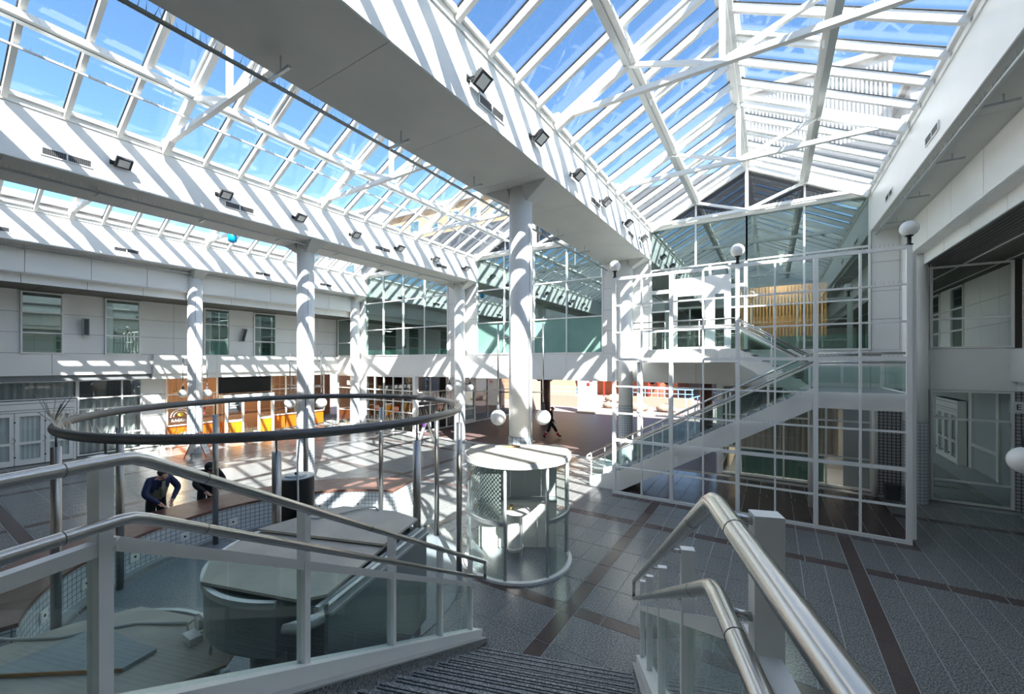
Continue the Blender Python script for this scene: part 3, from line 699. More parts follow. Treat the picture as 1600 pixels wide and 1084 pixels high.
# cafe interior: counter lamps and shelf so that the glass is not empty
cf = thing('cafe_counter', 'brown counter inside the cafe behind the column', 'counter', (-28.6, 10.5, 0))
B('counter_body', 'warm_room', cf, (-29, -28.3, 8.6, 15.5, .02, 1.05)); B('counter_top', 'coping', cf, (-29.05, -28.25, 8.55, 15.55, 1.05, 1.1))
for k in range(3):
    y_ = 9.2+2.6*k
    p = thing('pendant_lamp', 'small warm pendant lamp in the cafe, %s from the column' % ('first', 'second', 'third')[k], 'lamp', (-27.6, y_, 2.6), 'pendant lamps in the cafe')
    MB().tube([(-27.6, y_, 3.42), (-27.6, y_, 2.75)], .008, 6).build('cord', 'black', p)
    MB().lathe([(.04, .15), (.12, 0), (.115, .0), (.035, .14)], (-27.6, y_, 2.6), 16, caps=False).build('shade', 'brass', p, True)
    li = bpy.data.lights.new('cafe_light', 'POINT'); li.energy = 60; li.color = (1, .72, .42); li.shadow_soft_size = .08
    lo_ = bpy.data.objects.new('cafe_light', li); COL.objects.link(lo_); lo_.location = (-27.6, y_, 2.5)

# ------------------------------------------------------------------ passage and end shops
pas = struct('passage_floor', 'brown brick-laid passage floor leading to the sunlit square', 'floor', (-9.7, 24, 0))
B('paving', 'passage_tile', pas, (-17.7, -1.75, YE, 31.5, -.2, -.001)) if False else MB().box(-17.7, -1.75, YE, 31.5, -.2, -.001).build('paving', 'passage_tile', pas, uvf=box_uv)
end_l = struct('wall_passage_left', 'glazed shop corner with dark grid windows beside the passage', 'wall', (-17.7, 20, 0))
B('white_pier', 'panel', end_l, (-23.3, -22.1, YE, YE+.2, 0, ZF0)); B('inner_wall', 'charcoal', end_l, (-22.1, -17.9, 20.6, 20.8, 0, ZF0)); B('inner_side', 'warm_room', end_l, (-20.6, -20.4, 20.8, 31, 0, ZF0))
B('shop_floor', 'dark_room', end_l, (-22.1, -17.75, YE+.05, 31, -.1, .0)); B('corner_post', 'panel', end_l, (-17.85, -17.65, YE-.05, YE+.15, 0, ZF0))
B('side_wall', 'facade_beige', end_l, (-17.8, -17.7, 28.5, 33, 0, ZF0))
u = [-22.1+k*(4.25/5) for k in range(6)]
window('dark grid shop window at the passage corner', 'y', YE+.03, u, [.05, .55, 1.2, 1.85, 2.5, 3.34], 'dark_glass', .06)
window('reddish shop window along the passage', 'x', -17.72, [17.55, 18.6, 20.1, 21.6], [.05, 1.6, 2.4, 3.34], 'shop_glass', face=1)
window('passage shop window beyond the glass door', 'x', -17.72, [23.1, 24.6, 26.4, 28.4], [.05, 2.1, 3.34], 'shop_glass', face=1)
d5 = struct('door_5', 'pale framed glass door in the passage behind the far globe lamps', 'door', (-17.7, 22.35, 0))
B('head', 'white', d5, (-17.78, -17.66, 21.6, 23.1, 2.2, 2.7)); B('frame', 'white', d5, (-17.78, -17.66, 21.6, 21.75, 0, 2.2), (-17.78, -17.66, 22.95, 23.1, 0, 2.2), (-17.77, -17.67, 21.75, 22.95, 0, .25), (-17.77, -17.67, 21.75, 22.95, .95, 1.05))
B('pane', 'window_glass', d5, (-17.73, -17.72, 21.75, 22.95, .25, .95), (-17.73, -17.72, 21.75, 22.95, 1.05, 2.2)); B('top_panel', 'panel', d5, (-17.76, -17.68, 21.6, 23.1, 2.7, 3.36))
MB().tube([(-17.62, 22.1, 1.2+.14*math.sin(t)) if 0 else (-17.62+.06*math.cos(t), 22.0, 1.3+.16*math.sin(t)) for t in [math.pi*q/8-math.pi/2 for q in range(9)]], .014, 6).build('handle', 'steel', d5)
for k, (x_, lab) in enumerate(((-21.0, 'next to the white pier'), (-19.25, 'nearest the passage corner'))):
    sg = thing('window_sign', 'small orange sign in the dark grid window, '+lab, 'sign', (x_, YE-.02, 1.5))
    B('board', 'orange', sg, (x_-.23, x_+.23, YE-.04, YE-.025, 1.22, 1.54)); B('border', 'red', sg, (x_-.23, x_+.23, YE-.045, YE-.04, 1.22, 1.25)); B('border', 'red', sg, (x_-.23, x_+.23, YE-.045, YE-.04, 1.51, 1.54)); place_text('DO!', .24, 'paper', sg, (x_, YE-.05, 1.38), (1, 0, 0), (0, 0, 1))
sg = thing('window_sign', 'small orange sign in the passage shop window', 'sign', (-17.68, 19.5, 1.5))
B('board', 'orange', sg, (-17.69, -17.675, 19.2, 19.8, 1.24, 1.58)); place_text('DO!', .25, 'paper', sg, (-17.66, 19.5, 1.41), (0, 1, 0), (0, 0, 1))
fg = thing('flag_sticker', 'white sticker with a blue cross on the passage shop window', 'flag', (-17.68, 17.9, 2.0))
B('field', 'paper', fg, (-17.69, -17.68, 17.62, 18.3, 1.85, 2.25)); B('cross', 'blue', fg, (-17.68, -17.675, 17.62, 18.3, 2.0, 2.1), (-17.68, -17.675, 17.82, 17.94, 1.85, 2.25))
end_r = struct('wall_passage_right', 'curtained glass room under the stair landing', 'wall', (.5, 17.5, 0))
B('back', 'mid_room', end_r, (-1.7, 8.5, 20.5, 20.7, 0, ZF0)); B('side', 'mid_room', end_r, (8.3, 8.5, YE, 20.5, 0, ZF0)); B('floor_inside', 'mid_room', end_r, (-1.7, 7, YE+.1, 20.5, -.1, .0)); B('corner_post', 'white', end_r, (-1.78, -1.6, YE+.03, YE+.2, 0, ZF0)); B('side_sheet', 'panel', end_r, (-1.74, -1.7, 21.6, 27, 0, ZF0))
MB().box(2.72, 4.05, YE+.02, YE+.15, 0, ZF0).build('mosaic_wall', 'mosaic_grey', end_r, uvf=box_uv)
MB().box(5.80, 7.5, YE-.02, YE+.15, 0, ZF0).build('mosaic_wall', 'mosaic_grey', end_r, uvf=box_uv)
B('closed_panel', 'curtain_grey', end_r, (2.0, 2.68, YE+.06, YE+.1, .1, 3.3))
window('curtained ground-floor window under the stair', 'y', YE+.12, [-1.6, -1.0, .35, 1.55, 2.7], [.06, 1.05, 2.25, 3.34], 'shop_glass', skip=((3, 0), (3, 1), (3, 2)))
curtain(end_r, 'y', YE+.25, -1.55, 1.9, 1.05, 3.3, 'curtain', .05, .17); curtain(end_r, 'y', YE+.24, -.95, 1.5, .1, 1.0, 'film_green', .02, .2)
tube_or_fill_light('added tube light brightening the curtained room under the landing', .4, 18.6, 3.0, 1.6, 40)  # added lamp, brightens the curtains from inside
window('curtained side window of the room beside the passage', 'x', -1.72, [17.6, 19.4, 21.5], [.06, 2.1, 3.34], 'shop_glass', face=-1)
curtain(end_r, 'x', -1.4, 17.7, 21.3, .2, 3.3, 'curtain', .05, .17)
# right gallery, ground floor: seen in the mirror of the corner window
B('ground_sheet', 'curtain_grey', wr, (6.72, 6.78, YB, YE, 0, 3.4))
B('panel_strip', 'panel', wr, (6.66, 6.72, 11.0, 11.3, 0, 3.4)); B('panel_strip', 'panel', wr, (6.66, 6.72, 13.4, 13.6, 0, 3.4)); B('panel_strip', 'panel', wr, (6.66, 6.72, 11.3, 13.4, .9, 1.0))
for x_, y_, lab in ((-13.1, 25.0, 'nearer the central column'), (-3.1, 25.3, 'behind the stair')):
    r = struct('passage_column', 'brown round column at the passage mouth '+lab, 'column', (x_, y_, 0))
    MB().lathe([(.33, 0), (.33, ZF0)], (x_, y_, 0), 28).build('shaft', 'coping', r, True)
    MB().lathe([(.36, 0), (.36, .12)], (x_, y_, 0), 28).build('foot_ring', 'charcoal', r, True)

# ------------------------------------------------------------------ outside
gr = struct('ground', 'sunlit pinkish square outside the passage', 'ground', (-9, 60, 0))
B('paving', 'plaza', gr, (-150, 150, 31.5, 200, -.3, -.01), (-150, -27.6, -150, 31.5, -.3, -.01), (8.6, 150, -150, 31.5, -.3, -.01), (-27.6, 8.6, 26.1, 31.5, -.35, -.03))
def building(label, x0, x1, y0, y1, h, m, wm='facade_grey', floors=5, bays=8, sides=('y',), win=True, roof=None):
    r = thing('building', label, 'building', ((x0+x1)/2, (y0+y1)/2, 0))
    B('wall', m, r, (x0, x1, y0, y1, 0, h))
    B('roof', roof or 'facade_grey', r, (x0-.4, x1+.4, y0-.4, y1+.4, h, h+.5))
    if win:
        for i in range(bays):
            for j in range(floors):
                zz = h-(j+1)*3.2+.6; xx = x0+(x1-x0)*(i+.25)/bays; wd = (x1-x0)/bays*.5
                if zz < 3: continue
                o_ = B('window', wm, r, (xx, xx+wd, y0-.06, y0+.02, zz, zz+1.6)); B('pane', 'window_glass', o_, (xx+.1, xx+wd-.1, y0-.08, y0-.065, zz+.1, zz+1.5))
    return r
bw = building('white ribbed tower block seen through the glass roof beyond the stair', -2.5, 8.5, 46, 60, 30, 'facade_white', win=False, roof='facade_white')
for k in range(38): B('rib', 'facade_white', bw, (-2.5+k*.29, -2.36+k*.29, 45.82, 46, 8, 29.4))
bw2 = building('lower white block at the flank of the ribbed tower', 9.2, 12.2, 44, 60, 26, 'facade_white', win=False, roof='facade_white')
building('tan brick office block seen through the middle glass roof', -46, -22, 40, 60, 24.3, 'facade_tan', 'facade_white', 6, 7)
building('grey hip-roofed house beyond the tan office block', -70, -48, 40, 60, 26.5, 'facade_grey', 'facade_white', 5, 5)
cb = building('pale grid-clad block behind the far glass roof', -60, -44, 4, 24, 15.5, 'facade_white', win=False)
MB().box(-44.05, -43.9, 4, 24, 6, 15.4).build('grid_cladding', 'clad_grid', cb, uvf=box_uv)
sb = building('low orange brick building across the square', -20.3, -9.5, 52, 60, 5.2, 'facade_brick', 'facade_white', 1, 6, roof='facade_tan')
for k in range(9): B('red_post', 'red', sb, (-20+k*1.1, -19.85+k*1.1, 49.5, 49.65, 0, 3.6))
B('canopy', 'charcoal', sb, (-21, -10, 49.4, 52, 3.5, 3.7))
building('pale low building behind the square beyond the stair', -12, 6, 62, 72, 6.5, 'facade_beige', 'facade_grey', 1, 6)
for x0, x1, y0, y1, h, lab, m in ((-19.5, -14.6, 36.5, 37.0, 1.0, 'beige retaining wall with blue rail near the standing pillar', 'facade_beige'), (-11.5, -6.0, 40, 40.6, .9, 'beige retaining wall with blue rail behind the stair handrails', 'facade_beige')):
    r = thing('retaining_wall', lab, 'wall', ((x0+x1)/2, y0, 0)); B('wall_body', m, r, (x0, x1, y0, y1, 0, h))
    for k in range(int((x1-x0)/.6)+1): B('baluster', 'rail_blue', r, (x0+.6*k-.03, x0+.6*k+.03, y0+.2, y0+.26, h, h+.8))
    B('top_rail', 'rail_blue', r, (x0, x1, y0+.18, y0+.28, h+.76, h+.84), (x0, x1, y0+.18, y0+.28, h+.35, h+.41))
rp = thing('ramp_rail', 'blue stair rail on the square beside the white pillar', 'railing', (-3.9, 34, 0))
for k in range(9): B('baluster', 'rail_blue', rp, (-5.6+.4*k, -5.55+.4*k, 34, 34.05, 0, 1.3+.13*k))
MB().bar((-5.7, 34.02, 1.3), (-2.3, 34.02, 2.4), .07, .07).build('top_rail', 'rail_blue', rp); MB().bar((-5.7, 34.02, .5), (-2.3, 34.02, 1.6), .05, .05).build('mid_rail', 'rail_blue', rp)
for x_, lab in ((-13.0, 'with red marks beside the square'), (-1.5, 'beside the blue stair rail')):
    p = thing('white_pillar', 'broad white pillar '+lab, 'pillar', (x_, 32.2, 0)); B('pillar_body', 'facade_white', p, (x_-.75, x_+.75, 32, 32.6, 0, 4.6))
    B('plinth', 'facade_beige', p, (x_-.8, x_+.8, 31.95, 32.65, 0, .15))
    if x_ < -10: B('red_mark', 'red', p, (x_+.1, x_+.32, 31.97, 32, 2.3, 2.5), (x_+.32, x_+.55, 31.97, 32, 2.65, 2.8))
for k, (x_, y_, s_) in enumerate(((-14.0, 42.5, .9), (-11.9, 44, .7), (-12.6, 37.0, .6), (-9.9, 36.2, .8), (-7.6, 36.6, .7))):
    b = MB().sphere((x_, y_, .35*s_), s_, 14, 1.2, .9, .6)
    b.v = [(a+random.uniform(-.06, .06), c+random.uniform(-.06, .06), max(-.02, d+random.uniform(-.08, .08))) for a, c, d in b.v]
    tag(b.build('boulder', 'boulder', None, True), 'tan boulder on the sunlit square, %s from the white pillar' % ('first', 'second', 'third', 'fourth', 'fifth')[k], 'boulder', 'boulders on the square')
# ------------------------------------------------------------------ the stair the viewer stands on
AX = math.radians(18.31); sa = Vector((-math.sin(AX), math.cos(AX), 0)); sb_ = Vector((math.cos(AX), math.sin(AX), 0))
def S(s, t, z): v = sa*s+sb_*t; return (v.x, v.y, z)
NS, SB, SLOPE, ZL = 16, 5.85, .5638, 2.6
def nose(s): return min(ZL, SLOPE*(SB-s))
KNEE = SB-ZL/SLOPE
def sbox(b, s0, s1, t0, t1, z0, z1): return b.hexa([S(s0, t0, z0), S(s0, t1, z0), S(s1, t1, z0), S(s1, t0, z0), S(s0, t0, z1), S(s0, t1, z1), S(s1, t1, z1), S(s1, t0, z1)])
stair = thing('granite_stair', 'broad granite stair with ribbed treads leading down to the hall', 'stair', S(3.5, -.8, 0))
rs = ZL/NS; rn = rs/SLOPE
TL, TRr = -1.86, .26
for k in range(NS-1):
    s1 = SB-(k+1)*rn; b = MB(); sbox(b, s1-rn-.02, s1, TL, TRr, max(0, (k+1)*rs-.16), (k+1)*rs)
    tr = b.build('tread', 'stair_granite', stair)
    b = MB()
    for q in range(3): sbox(b, s1-.045-q*.036, s1-.035-q*.036, TL+.04, TRr-.04, (k+1)*rs, (k+1)*rs+.004)
    b.build('grip_strips', 'rubber', tr)
b = MB(); sbox(b, -2.6, SB-NS*rn, -2.25, .62, ZL-.3, ZL); b.build('landing_slab', 'stair_granite', stair)
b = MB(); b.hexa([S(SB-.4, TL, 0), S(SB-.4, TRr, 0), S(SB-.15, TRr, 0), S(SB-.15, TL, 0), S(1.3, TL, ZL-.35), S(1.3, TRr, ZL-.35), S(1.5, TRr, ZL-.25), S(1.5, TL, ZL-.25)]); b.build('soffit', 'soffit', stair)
def slope_solid(name, t0, t1, lo, hi, m, s0=1.24, s1=SB+.05, land=True):
    """a member that follows the nosing line down the flight and runs level along the landing; lo and hi are heights above that line"""
    b = MB(); P = []
    if land: P.append((-2.6, ZL))
    P += [(KNEE, ZL), (s1, nose(s1))]
    for (a, za), (c, zc) in zip(P, P[1:]):
        f = lambda z: max(0, z)
        b.hexa([S(a, t0, f(za+lo)), S(a, t1, f(za+lo)), S(c, t1, f(zc+lo)), S(c, t0, f(zc+lo)), S(a, t0, za+hi), S(a, t1, za+hi), S(c, t1, zc+hi), S(c, t0, zc+hi)])
    return b.build(name, m, stair)
slope_solid('curb', -2.16, TL, -.45, .085, 'stair_granite'); slope_solid('curb', TRr, .54, -.45, .085, 'stair_granite')
slope_solid('curb_cap', -2.16, TL+.02, .085, .10, 'grout'); slope_solid('curb_cap', TRr-.02, .54, .085, .10, 'grout')
def railing(label, tp, trl, sgn, s_end, posts, loc):
    r = thing('stair_railing', label, 'railing', loc)
    L0 = -2.3
    def line(h, t, r0): return [S(L0, t, ZL+h), S(KNEE-.05, t, ZL+h), S(KNEE, t, ZL+h-.006), S(KNEE+.05, t, nose(KNEE+.05)+h), S(s_end, t, nose(s_end)+h)]
    up_ = line(1.22, trl, .036); lo_ = line(.98, trl, .03)
    MB().tube(up_, .0255, 16).build('handrail', 'steel', r, True)
    MB().tube(lo_, .0235, 16).build('handrail', 'steel', r, True)
    MB().tube([up_[-1], lo_[-1]], .0225, 12).build('end_bow', 'steel', r, True)
    for s_ in (KNEE-.22, KNEE+.30, 2.9, 4.2):                       # weld rings of the tubes
        for h, q in ((1.22, .0262), (.98, .0242)):
            z_ = nose(s_)+h; d_ = .003; z2 = nose(s_+d_)+h
            MB().tube([S(s_, trl, z_), S(s_+d_, trl, z2)], q, 16).build('tube_joint', 'dark_steel', r, True)
    def rail(name, h, wd, ht, m):
        for (a, za), (c, zc) in (((L0, ZL), (KNEE, ZL)), ((KNEE, ZL), (SB+.02, nose(SB+.02)))):
            MB().bar(S(a, tp, za+h), S(c, tp, zc+h), wd, ht).build(name, m, r)
    rail('mid_rail', .86, .05, .055, 'white'); rail('base_channel', .155, .15, .10, 'white')
    for s_ in posts:
        b = MB(); sbox(b, s_-.025, s_+.025, tp-.033, tp+.033, nose(s_)+.19, nose(s_)+1.225); p = b.build('post', 'white', r)
        for h in (1.2, .96): MB().tube([S(s_, tp, nose(s_)+h), S(s_, trl, nose(s_)+h+.015)], .011, 8).build('bracket', 'steel', p, True)
    P = sorted(posts)
    for a, c in zip(P, P[1:]):
        segs = [(a+.03, c-.03)] if not (a < KNEE < c) else [(a+.03, KNEE), (KNEE, c-.03)]
        gl = []
        for q in segs:
            m_ = (q[0]+q[1])/2
            gl += [(q[0], m_-.006), (m_+.006, q[1])] if q[1]-q[0] > .8 else [q]
        for q0, q1 in gl:
            z0, z1 = nose(q0), nose(q1)
            MB().hexa([S(q0, tp-.005, z0+.2), S(q0, tp+.005, z0+.2), S(q1, tp+.005, z1+.2), S(q1, tp-.005, z1+.2), S(q0, tp-.005, z0+.84), S(q0, tp+.005, z0+.84), S(q1, tp+.005, z1+.84), S(q1, tp-.005, z1+.84)]).build('glass_pane', 'rail_glass', r)
    return r
railing('steel-tube railing with glass panels on the basin side of the near stair', -2.0, -1.885, 1, 5.88, (-2.1, -1.0, .12, 1.20, 2.31, 3.42, 4.50, 5.55), S(2, -2, ZL))
railing('steel-tube railing with glass panels on the open-floor side of the near stair', .365, .265, -1, 6.05, (-2.1, -1.0, .05, 1.14, 2.27, 3.42, 4.60, 5.72), S(2, .38, ZL))

# ------------------------------------------------------------------ fountain: ring on posts, tiled wall, covered basins
RC = (-7.73, 4.46)
ring = thing('steel_ring', 'large dark steel ring carried on slim posts above the basins', 'ring', (*RC, 0))
RR, RZ = 3.11, 3.30
pts = [(RC[0]+RR*math.cos(2*math.pi*k/96), RC[1]+RR*math.sin(2*math.pi*k/96), RZ) for k in range(96)]
rt = MB().tube(pts, .062, 14, closed=True).build('ring_tube', 'dark_steel', ring, True)
spikes([(RC[0]+RR*math.cos(2*math.pi*k/420), RC[1]+RR*math.sin(2*math.pi*k/420), RZ+.055) for k in range(420)], .14, 'bird_spikes', rt, .45)
for k in range(10):
    t = math.radians(2+36*k); rr = RR; z0 = 0
    x_, y_ = RC[0]+rr*math.cos(t), RC[1]+rr*math.sin(t)
    if k == 9: x_, y_ = -5.63, 2.98
    if k == 8: x_, y_ = -7.0, 1.62
    z0 = .016
    p = MB().tube([(x_, y_, z0), (x_, y_, RZ-.30)], .058, 16).build('post', 'post_steel', ring, True)
    MB().tube([(x_, y_, RZ-.30), (RC[0]+rr*math.cos(t), RC[1]+rr*math.sin(t), RZ-.03)], .013, 8).build('rod', 'dark_steel', p, True)
pw = thing('pool_wall', 'curved white mosaic wall with brown stone coping around the basins', 'wall', (*RC, 0))
A0, A1 = math.radians(107), math.radians(256)
MB().arc_wall(RC, 3.46, 4.5, 0, .64, A0, A1, 60).build('mosaic_body', 'mosaic_white', pw, uvf=lambda co, n: (math.atan2(co.y-RC[1], co.x-RC[0])*3.46 % 30, co.z) if abs(math.hypot(n.x, n.y)) > .5 and abs((co.x-RC[0])*n.y-(co.y-RC[1])*n.x) < 1.5 else (math.hypot(co.x-RC[0], co.y-RC[1]), co.z))
for k in range(12):
    a0 = A0+(A1-A0)*k/12; a1 = A0+(A1-A0)*(k+1)/12
    MB().arc_wall(RC, 3.44, 4.6, .64, .70, a0+.0006, a1-.0006, 6).build('coping_stone', 'coping', pw)
MB().arc_wall(RC, 3.30, 3.46, 0, .05, A0, A1, 60).build('foot_strip', 'alu', pw)
for k in range(8):
    t = math.radians(124+16.5*k); c_, s_ = math.cos(t), math.sin(t)
    n_ = Vector((-c_, -s_, 0)); o_ = Vector((RC[0]+3.452*c_, RC[1]+3.452*s_, .30)); tg = Vector((-s_, c_, 0))
    pl = MB().hexa([o_-tg*.09+n_*0-Vector((0, 0, .09)), o_+tg*.09-Vector((0, 0, .09)), o_+tg*.09+n_*.02-Vector((0, 0, .09)), o_-tg*.09+n_*.02-Vector((0, 0, .09)), o_-tg*.09+Vector((0, 0, .09)), o_+tg*.09+Vector((0, 0, .09)), o_+tg*.09+n_*.02+Vector((0, 0, .09)), o_-tg*.09+n_*.02+Vector((0, 0, .09))]).build('nozzle_plate', 'panel', pw)
    MB().tube([o_+n_*.015, o_+n_*.03], .022, 10).build('nozzle_hole', 'black', pl)
ptr = thing('pool_bed', 'dark granite bed inside the mosaic wall', 'pool', (*RC, 0))
MB().lathe([(3.20, 0), (3.20, .015), (.001, .015)], (*RC, 0), 64, caps=False).build('bed_slab', 'granite_pale', ptr)
# upper basin: bowl with one straight spill side along the stair
def offset(pts, k):
    cx = sum(p[0] for p in pts)/len(pts); cy = sum(p[1] for p in pts)/len(pts)
    return [(cx+(x-cx)*k, cy+(y-cy)*k) for x, y in pts]
def smooth_round(c, r, a0, a1, n): return [(c[0]+r*math.cos(math.radians(a0+(a1-a0)*k/n)), c[1]+r*math.sin(math.radians(a0+(a1-a0)*k/n))) for k in range(n+1)]
b1 = thing('upper_basin', 'raised grey basin with a straight spill edge beside the stair', 'basin', (-4.4, 2.8, 0))
UC = (-4.42, 2.83)
bowl = smooth_round(UC, 1.08, 62, 308, 36)                 # chord between the end points is the spill edge
MB().prism(bowl, 1.55, 2.02).build('bowl_side', 'basin', b1)
MB().prism(offset(bowl, .55), .016, 1.55).build('pedestal', 'basin', b1)
rim = MB()
for p, q in zip(bowl, bowl[1:]): rim.bar((*p, 2.03), (*q, 2.03), .05, .06)
rim.build('rim', 'alu', b1)
e0, e1 = Vector((-3.28, 2.16, 0)), Vector((-3.78, 3.88, 0)); ed = (e1-e0).normalized(); en = Vector((ed.y, -ed.x, 0))
for off_, h0, h1, nm in ((0, 1.96, 2.05, 'spill_channel'), (.10, 2.0, 2.02, 'spill_channel')):
    MB().bar(e0+en*off_*-1+Vector((0, 0, h1)), e1+en*off_*-1+Vector((0, 0, h1)), .045, .07).build(nm, 'alu', b1)
MB().bar(e0+Vector((-.06, 0, 2.0)), e1+Vector((-.06, 0, 2.0)), .2, .03).build('spill_tray', 'alu', b1)
MB().hexa([tuple(e0+en*-.02)[:2]+(.9,), tuple(e0+en*.02)[:2]+(.9,), tuple(e1+en*.02)[:2]+(.9,), tuple(e1-en*.02)[:2]+(.9,), tuple(e0+en*-.02)[:2]+(2.0,), tuple(e0+en*.02)[:2]+(2.0,), tuple(e1+en*.02)[:2]+(2.0,), tuple(e1-en*.02)[:2]+(2.0,)]).build('spill_apron', 'basin', b1)
MB().tube([(-3.25, 2.12, 2.02), (-3.31, 1.95, 2.0), (-3.42, 1.86, 1.99)], [.05, .06, .04], 10).build('spill_lip', 'alu', b1, True)
for q in (e0, e1): MB().tube([q+Vector((0, 0, 2.05)), q+Vector((0, 0, 2.10))], .02, 8).build('bolt', 'dark_steel', b1)
for k in range(3):
    x_ = -3.62+.0*k; MB().box(-4.05+.33*k, -3.95+.33*k, 1.62-.2*k, 1.72-.2*k, .1, 1.5).build('checker_strip', 'alu', b1)
# plywood covers
def ply(label, pts, z, m='ply', th=.028, group='plywood covers on the basins'):
    b = MB().prism(pts, z, z+th); o_ = b.build('plywood_cover', m, None)
    o_.data.materials.append(MAT['ply_edge'])
    return tag(o_, label, 'plywood', group)
ply('lower round plywood cover on the upper basin', [(-5.28, 2.30), (-5.06, 1.98), (-4.64, 1.74), (-3.55, 2.07), (-3.42, 2.26), (-3.80, 3.3), (-5.32, 2.72)], 2.065)
ply('upper plywood sheet at the back of the upper basin', [(-5.38, 2.62), (-3.72, 3.17), (-3.95, 3.92), (-4.43, 3.95), (-5.20, 3.70), (-5.31, 3.40)], 2.11)
b2 = thing('lower_basin', 'low round grey basin nearest the viewer', 'basin', (-5.7, 1.2, 0))
LC = (-5.66, .92)
bowl2 = smooth_round(LC, 1.30, 0, 360, 40)[:-1]
MB().prism(bowl2, .55, 1.10).build('bowl_side', 'basin', b2); MB().prism(offset(bowl2, .5), 0, .55).build('pedestal', 'basin', b2)
rim = MB(); 
for p, q in zip(bowl2, bowl2[1:]+bowl2[:1]): rim.bar((*p, 1.115), (*q, 1.115), .05, .05)
rim.build('rim', 'alu', b2)
ply('large plywood cover over the lower basin', [(-6.95, .2), (-6.95, .75), (-6.85, 1.25), (-6.62, 1.85), (-5.8, 2.12), (-5.0, 2.36), (-4.62, 1.95), (-4.9, 1.2), (-5.2, .5), (-6, -.35)], 1.145)
lo_s = MB().prism([(-6.40, .60), (-6.44, 1.44), (-5.42, 1.64), (-5.36, 1.36)], 1.178, 1.215)
tag(lo_s.build('loose_board', 'ply_grey', None), 'loose grey board with a raw wood edge lying on the lower basin cover', 'board')
eb = MB().bar((-6.40, .595, 1.196), (-5.36, 1.355, 1.196), .012, .034).build('raw_edge', 'ply_edge', bpy.data.objects['loose_board'])
dm = thing('black_drum', 'black cylindrical drum with a flat lid standing behind the upper basin', 'drum', (-5.93, 3.42, 0))
MB().lathe([(.245, .016), (.245, 2.50), (.238, 2.52)], (-5.93, 3.42, 0), 36).build('drum_body', 'black', dm, True)
MB().lathe([(.238, 2.521), (.238, 2.53)], (-5.93, 3.42, 0), 36).build('top_plate', 'alu', dm, True); MB().lathe([(.15, 2.53), (.15, 2.55)], (-5.93, 3.42, 0), 30).build('lid', 'alu', dm, True); MB().lathe([(.022, 2.55), (.022, 2.58)], (-5.93, 3.42, 0), 10).build('knob', 'charcoal', dm)
cb1 = MB().tube([(-5.62, 3.30, 3.25), (-5.55, 3.22, 2.8), (-5.36, 3.12, 2.25), (-5.25, 3.10, 2.16), (-5.05, 3.2, 2.15), (-4.95, 3.45, 2.155), (-4.8, 3.8, 2.165), (-4.72, 3.86, 2.16), (-4.6, 3.82, 2.155)], .013, 8)
tag(cb1.build('cable', 'cable', None, True), 'grey cable running down from the ring across the upper basin cover', 'cable')
pc = [(-8.2, .15, 1.45), (-7.6, .45, 1.28), (-7.0, .85, 1.19), (-6.6, 1.15, 1.19), (-6.2, 1.7, 1.19), (-5.7, 2.0, 1.195)]
tag(MB().tube(pc, .017, 8).build('cable', 'cable', None, True), 'pale cable sagging over the edge of the lower basin cover', 'cable')
pu = thing('pump_unit', 'small grey pump box with coiled hoses between the two basins', 'pump', (-5.3, 1.92, 1.175))
MB().box(-5.42, -5.22, 1.86, 1.98, 1.175, 1.25).build('pump_body', 'panel', pu)
MB().tube([(-5.32+.1*math.cos(t), 1.98, 1.33+.1*math.sin(t)) for t in [2*math.pi*k/16 for k in range(15)]], .012, 8).build('hose_loop', 'cable', pu, True)
MB().tube([(-5.42, 1.92, 1.2), (-5.55, 1.95, 1.25), (-5.5, 2.03, 1.32), (-5.35, 2.05, 1.22), (-5.1, 2.0, 1.21), (-4.9, 1.92, 1.19)], .012, 8).build('hose', 'cable', pu, True)
MB().box(-5.36, -5.25, 1.95, 2.0, 1.29, 1.40).build('junction_box', 'paper', pu)

# ------------------------------------------------------------------ glass kiosk
kx, ky, kr = KX, KY, 1.09
kf = math.atan2(-ky, -kx)                              # direction towards the viewer
kd = Vector((math.cos(kf), math.sin(kf), 0)); kp = Vector((-kd.y, kd.x, 0))     # kp points to the right as seen
if kp.dot(Vector((math.cos(YAW), math.sin(YAW), 0))) < 0: kp = -kp
sg_ = 1 if (math.cos(kf+.1)-math.cos(kf))*kp.x+(math.sin(kf+.1)-math.sin(kf))*kp.y > 0 else -1
def ka(deg): return kf+sg_*math.radians(deg)
def kpt(deg, r, z): return (kx+r*math.cos(ka(deg)), ky+r*math.sin(ka(deg)), z)
KT = 2.29
ki = thing('glass_kiosk', 'round glass kiosk with a flat cream roof in front of the central column', 'kiosk', (kx, ky, 0))
def kroof(r, z0, z1, name, m, cut=.80):
    pts = [kpt(-125+250*k/48, r, 0)[:2] for k in range(49)]
    if sg_ < 0: pts = pts[::-1]
    return MB().prism(pts, z0, z1).build(name, m, ki)
kroof(kr, .0, .03, 'floor_plate', 'granite_pale'); kroof(kr+.045, KT-.115, KT-.01, 'roof_rim', 'white'); kroof(kr+.02, KT-.01, KT+.012, 'roof_sheet', 'cream')
def karc(name, m, d0, d1, r, z0, z1, th=.04, n=18):
    a0, a1 = sorted((ka(d0), ka(d1))); return MB().arc_wall((kx, ky), r-th/2, r+th/2, z0, z1, a0, a1, n).build(name, m, ki)
karc('base_ring', 'white', -104, 104, kr+.02, 0, .05, .09, 48)
for d in (-100, -13, 32, 100):
    x_, y_, _ = kpt(d, kr-.01, 0); MB().lathe([(.032, .03), (.032, KT-.1)], (x_, y_, 0), 10).build('post', 'alu', ki, True)
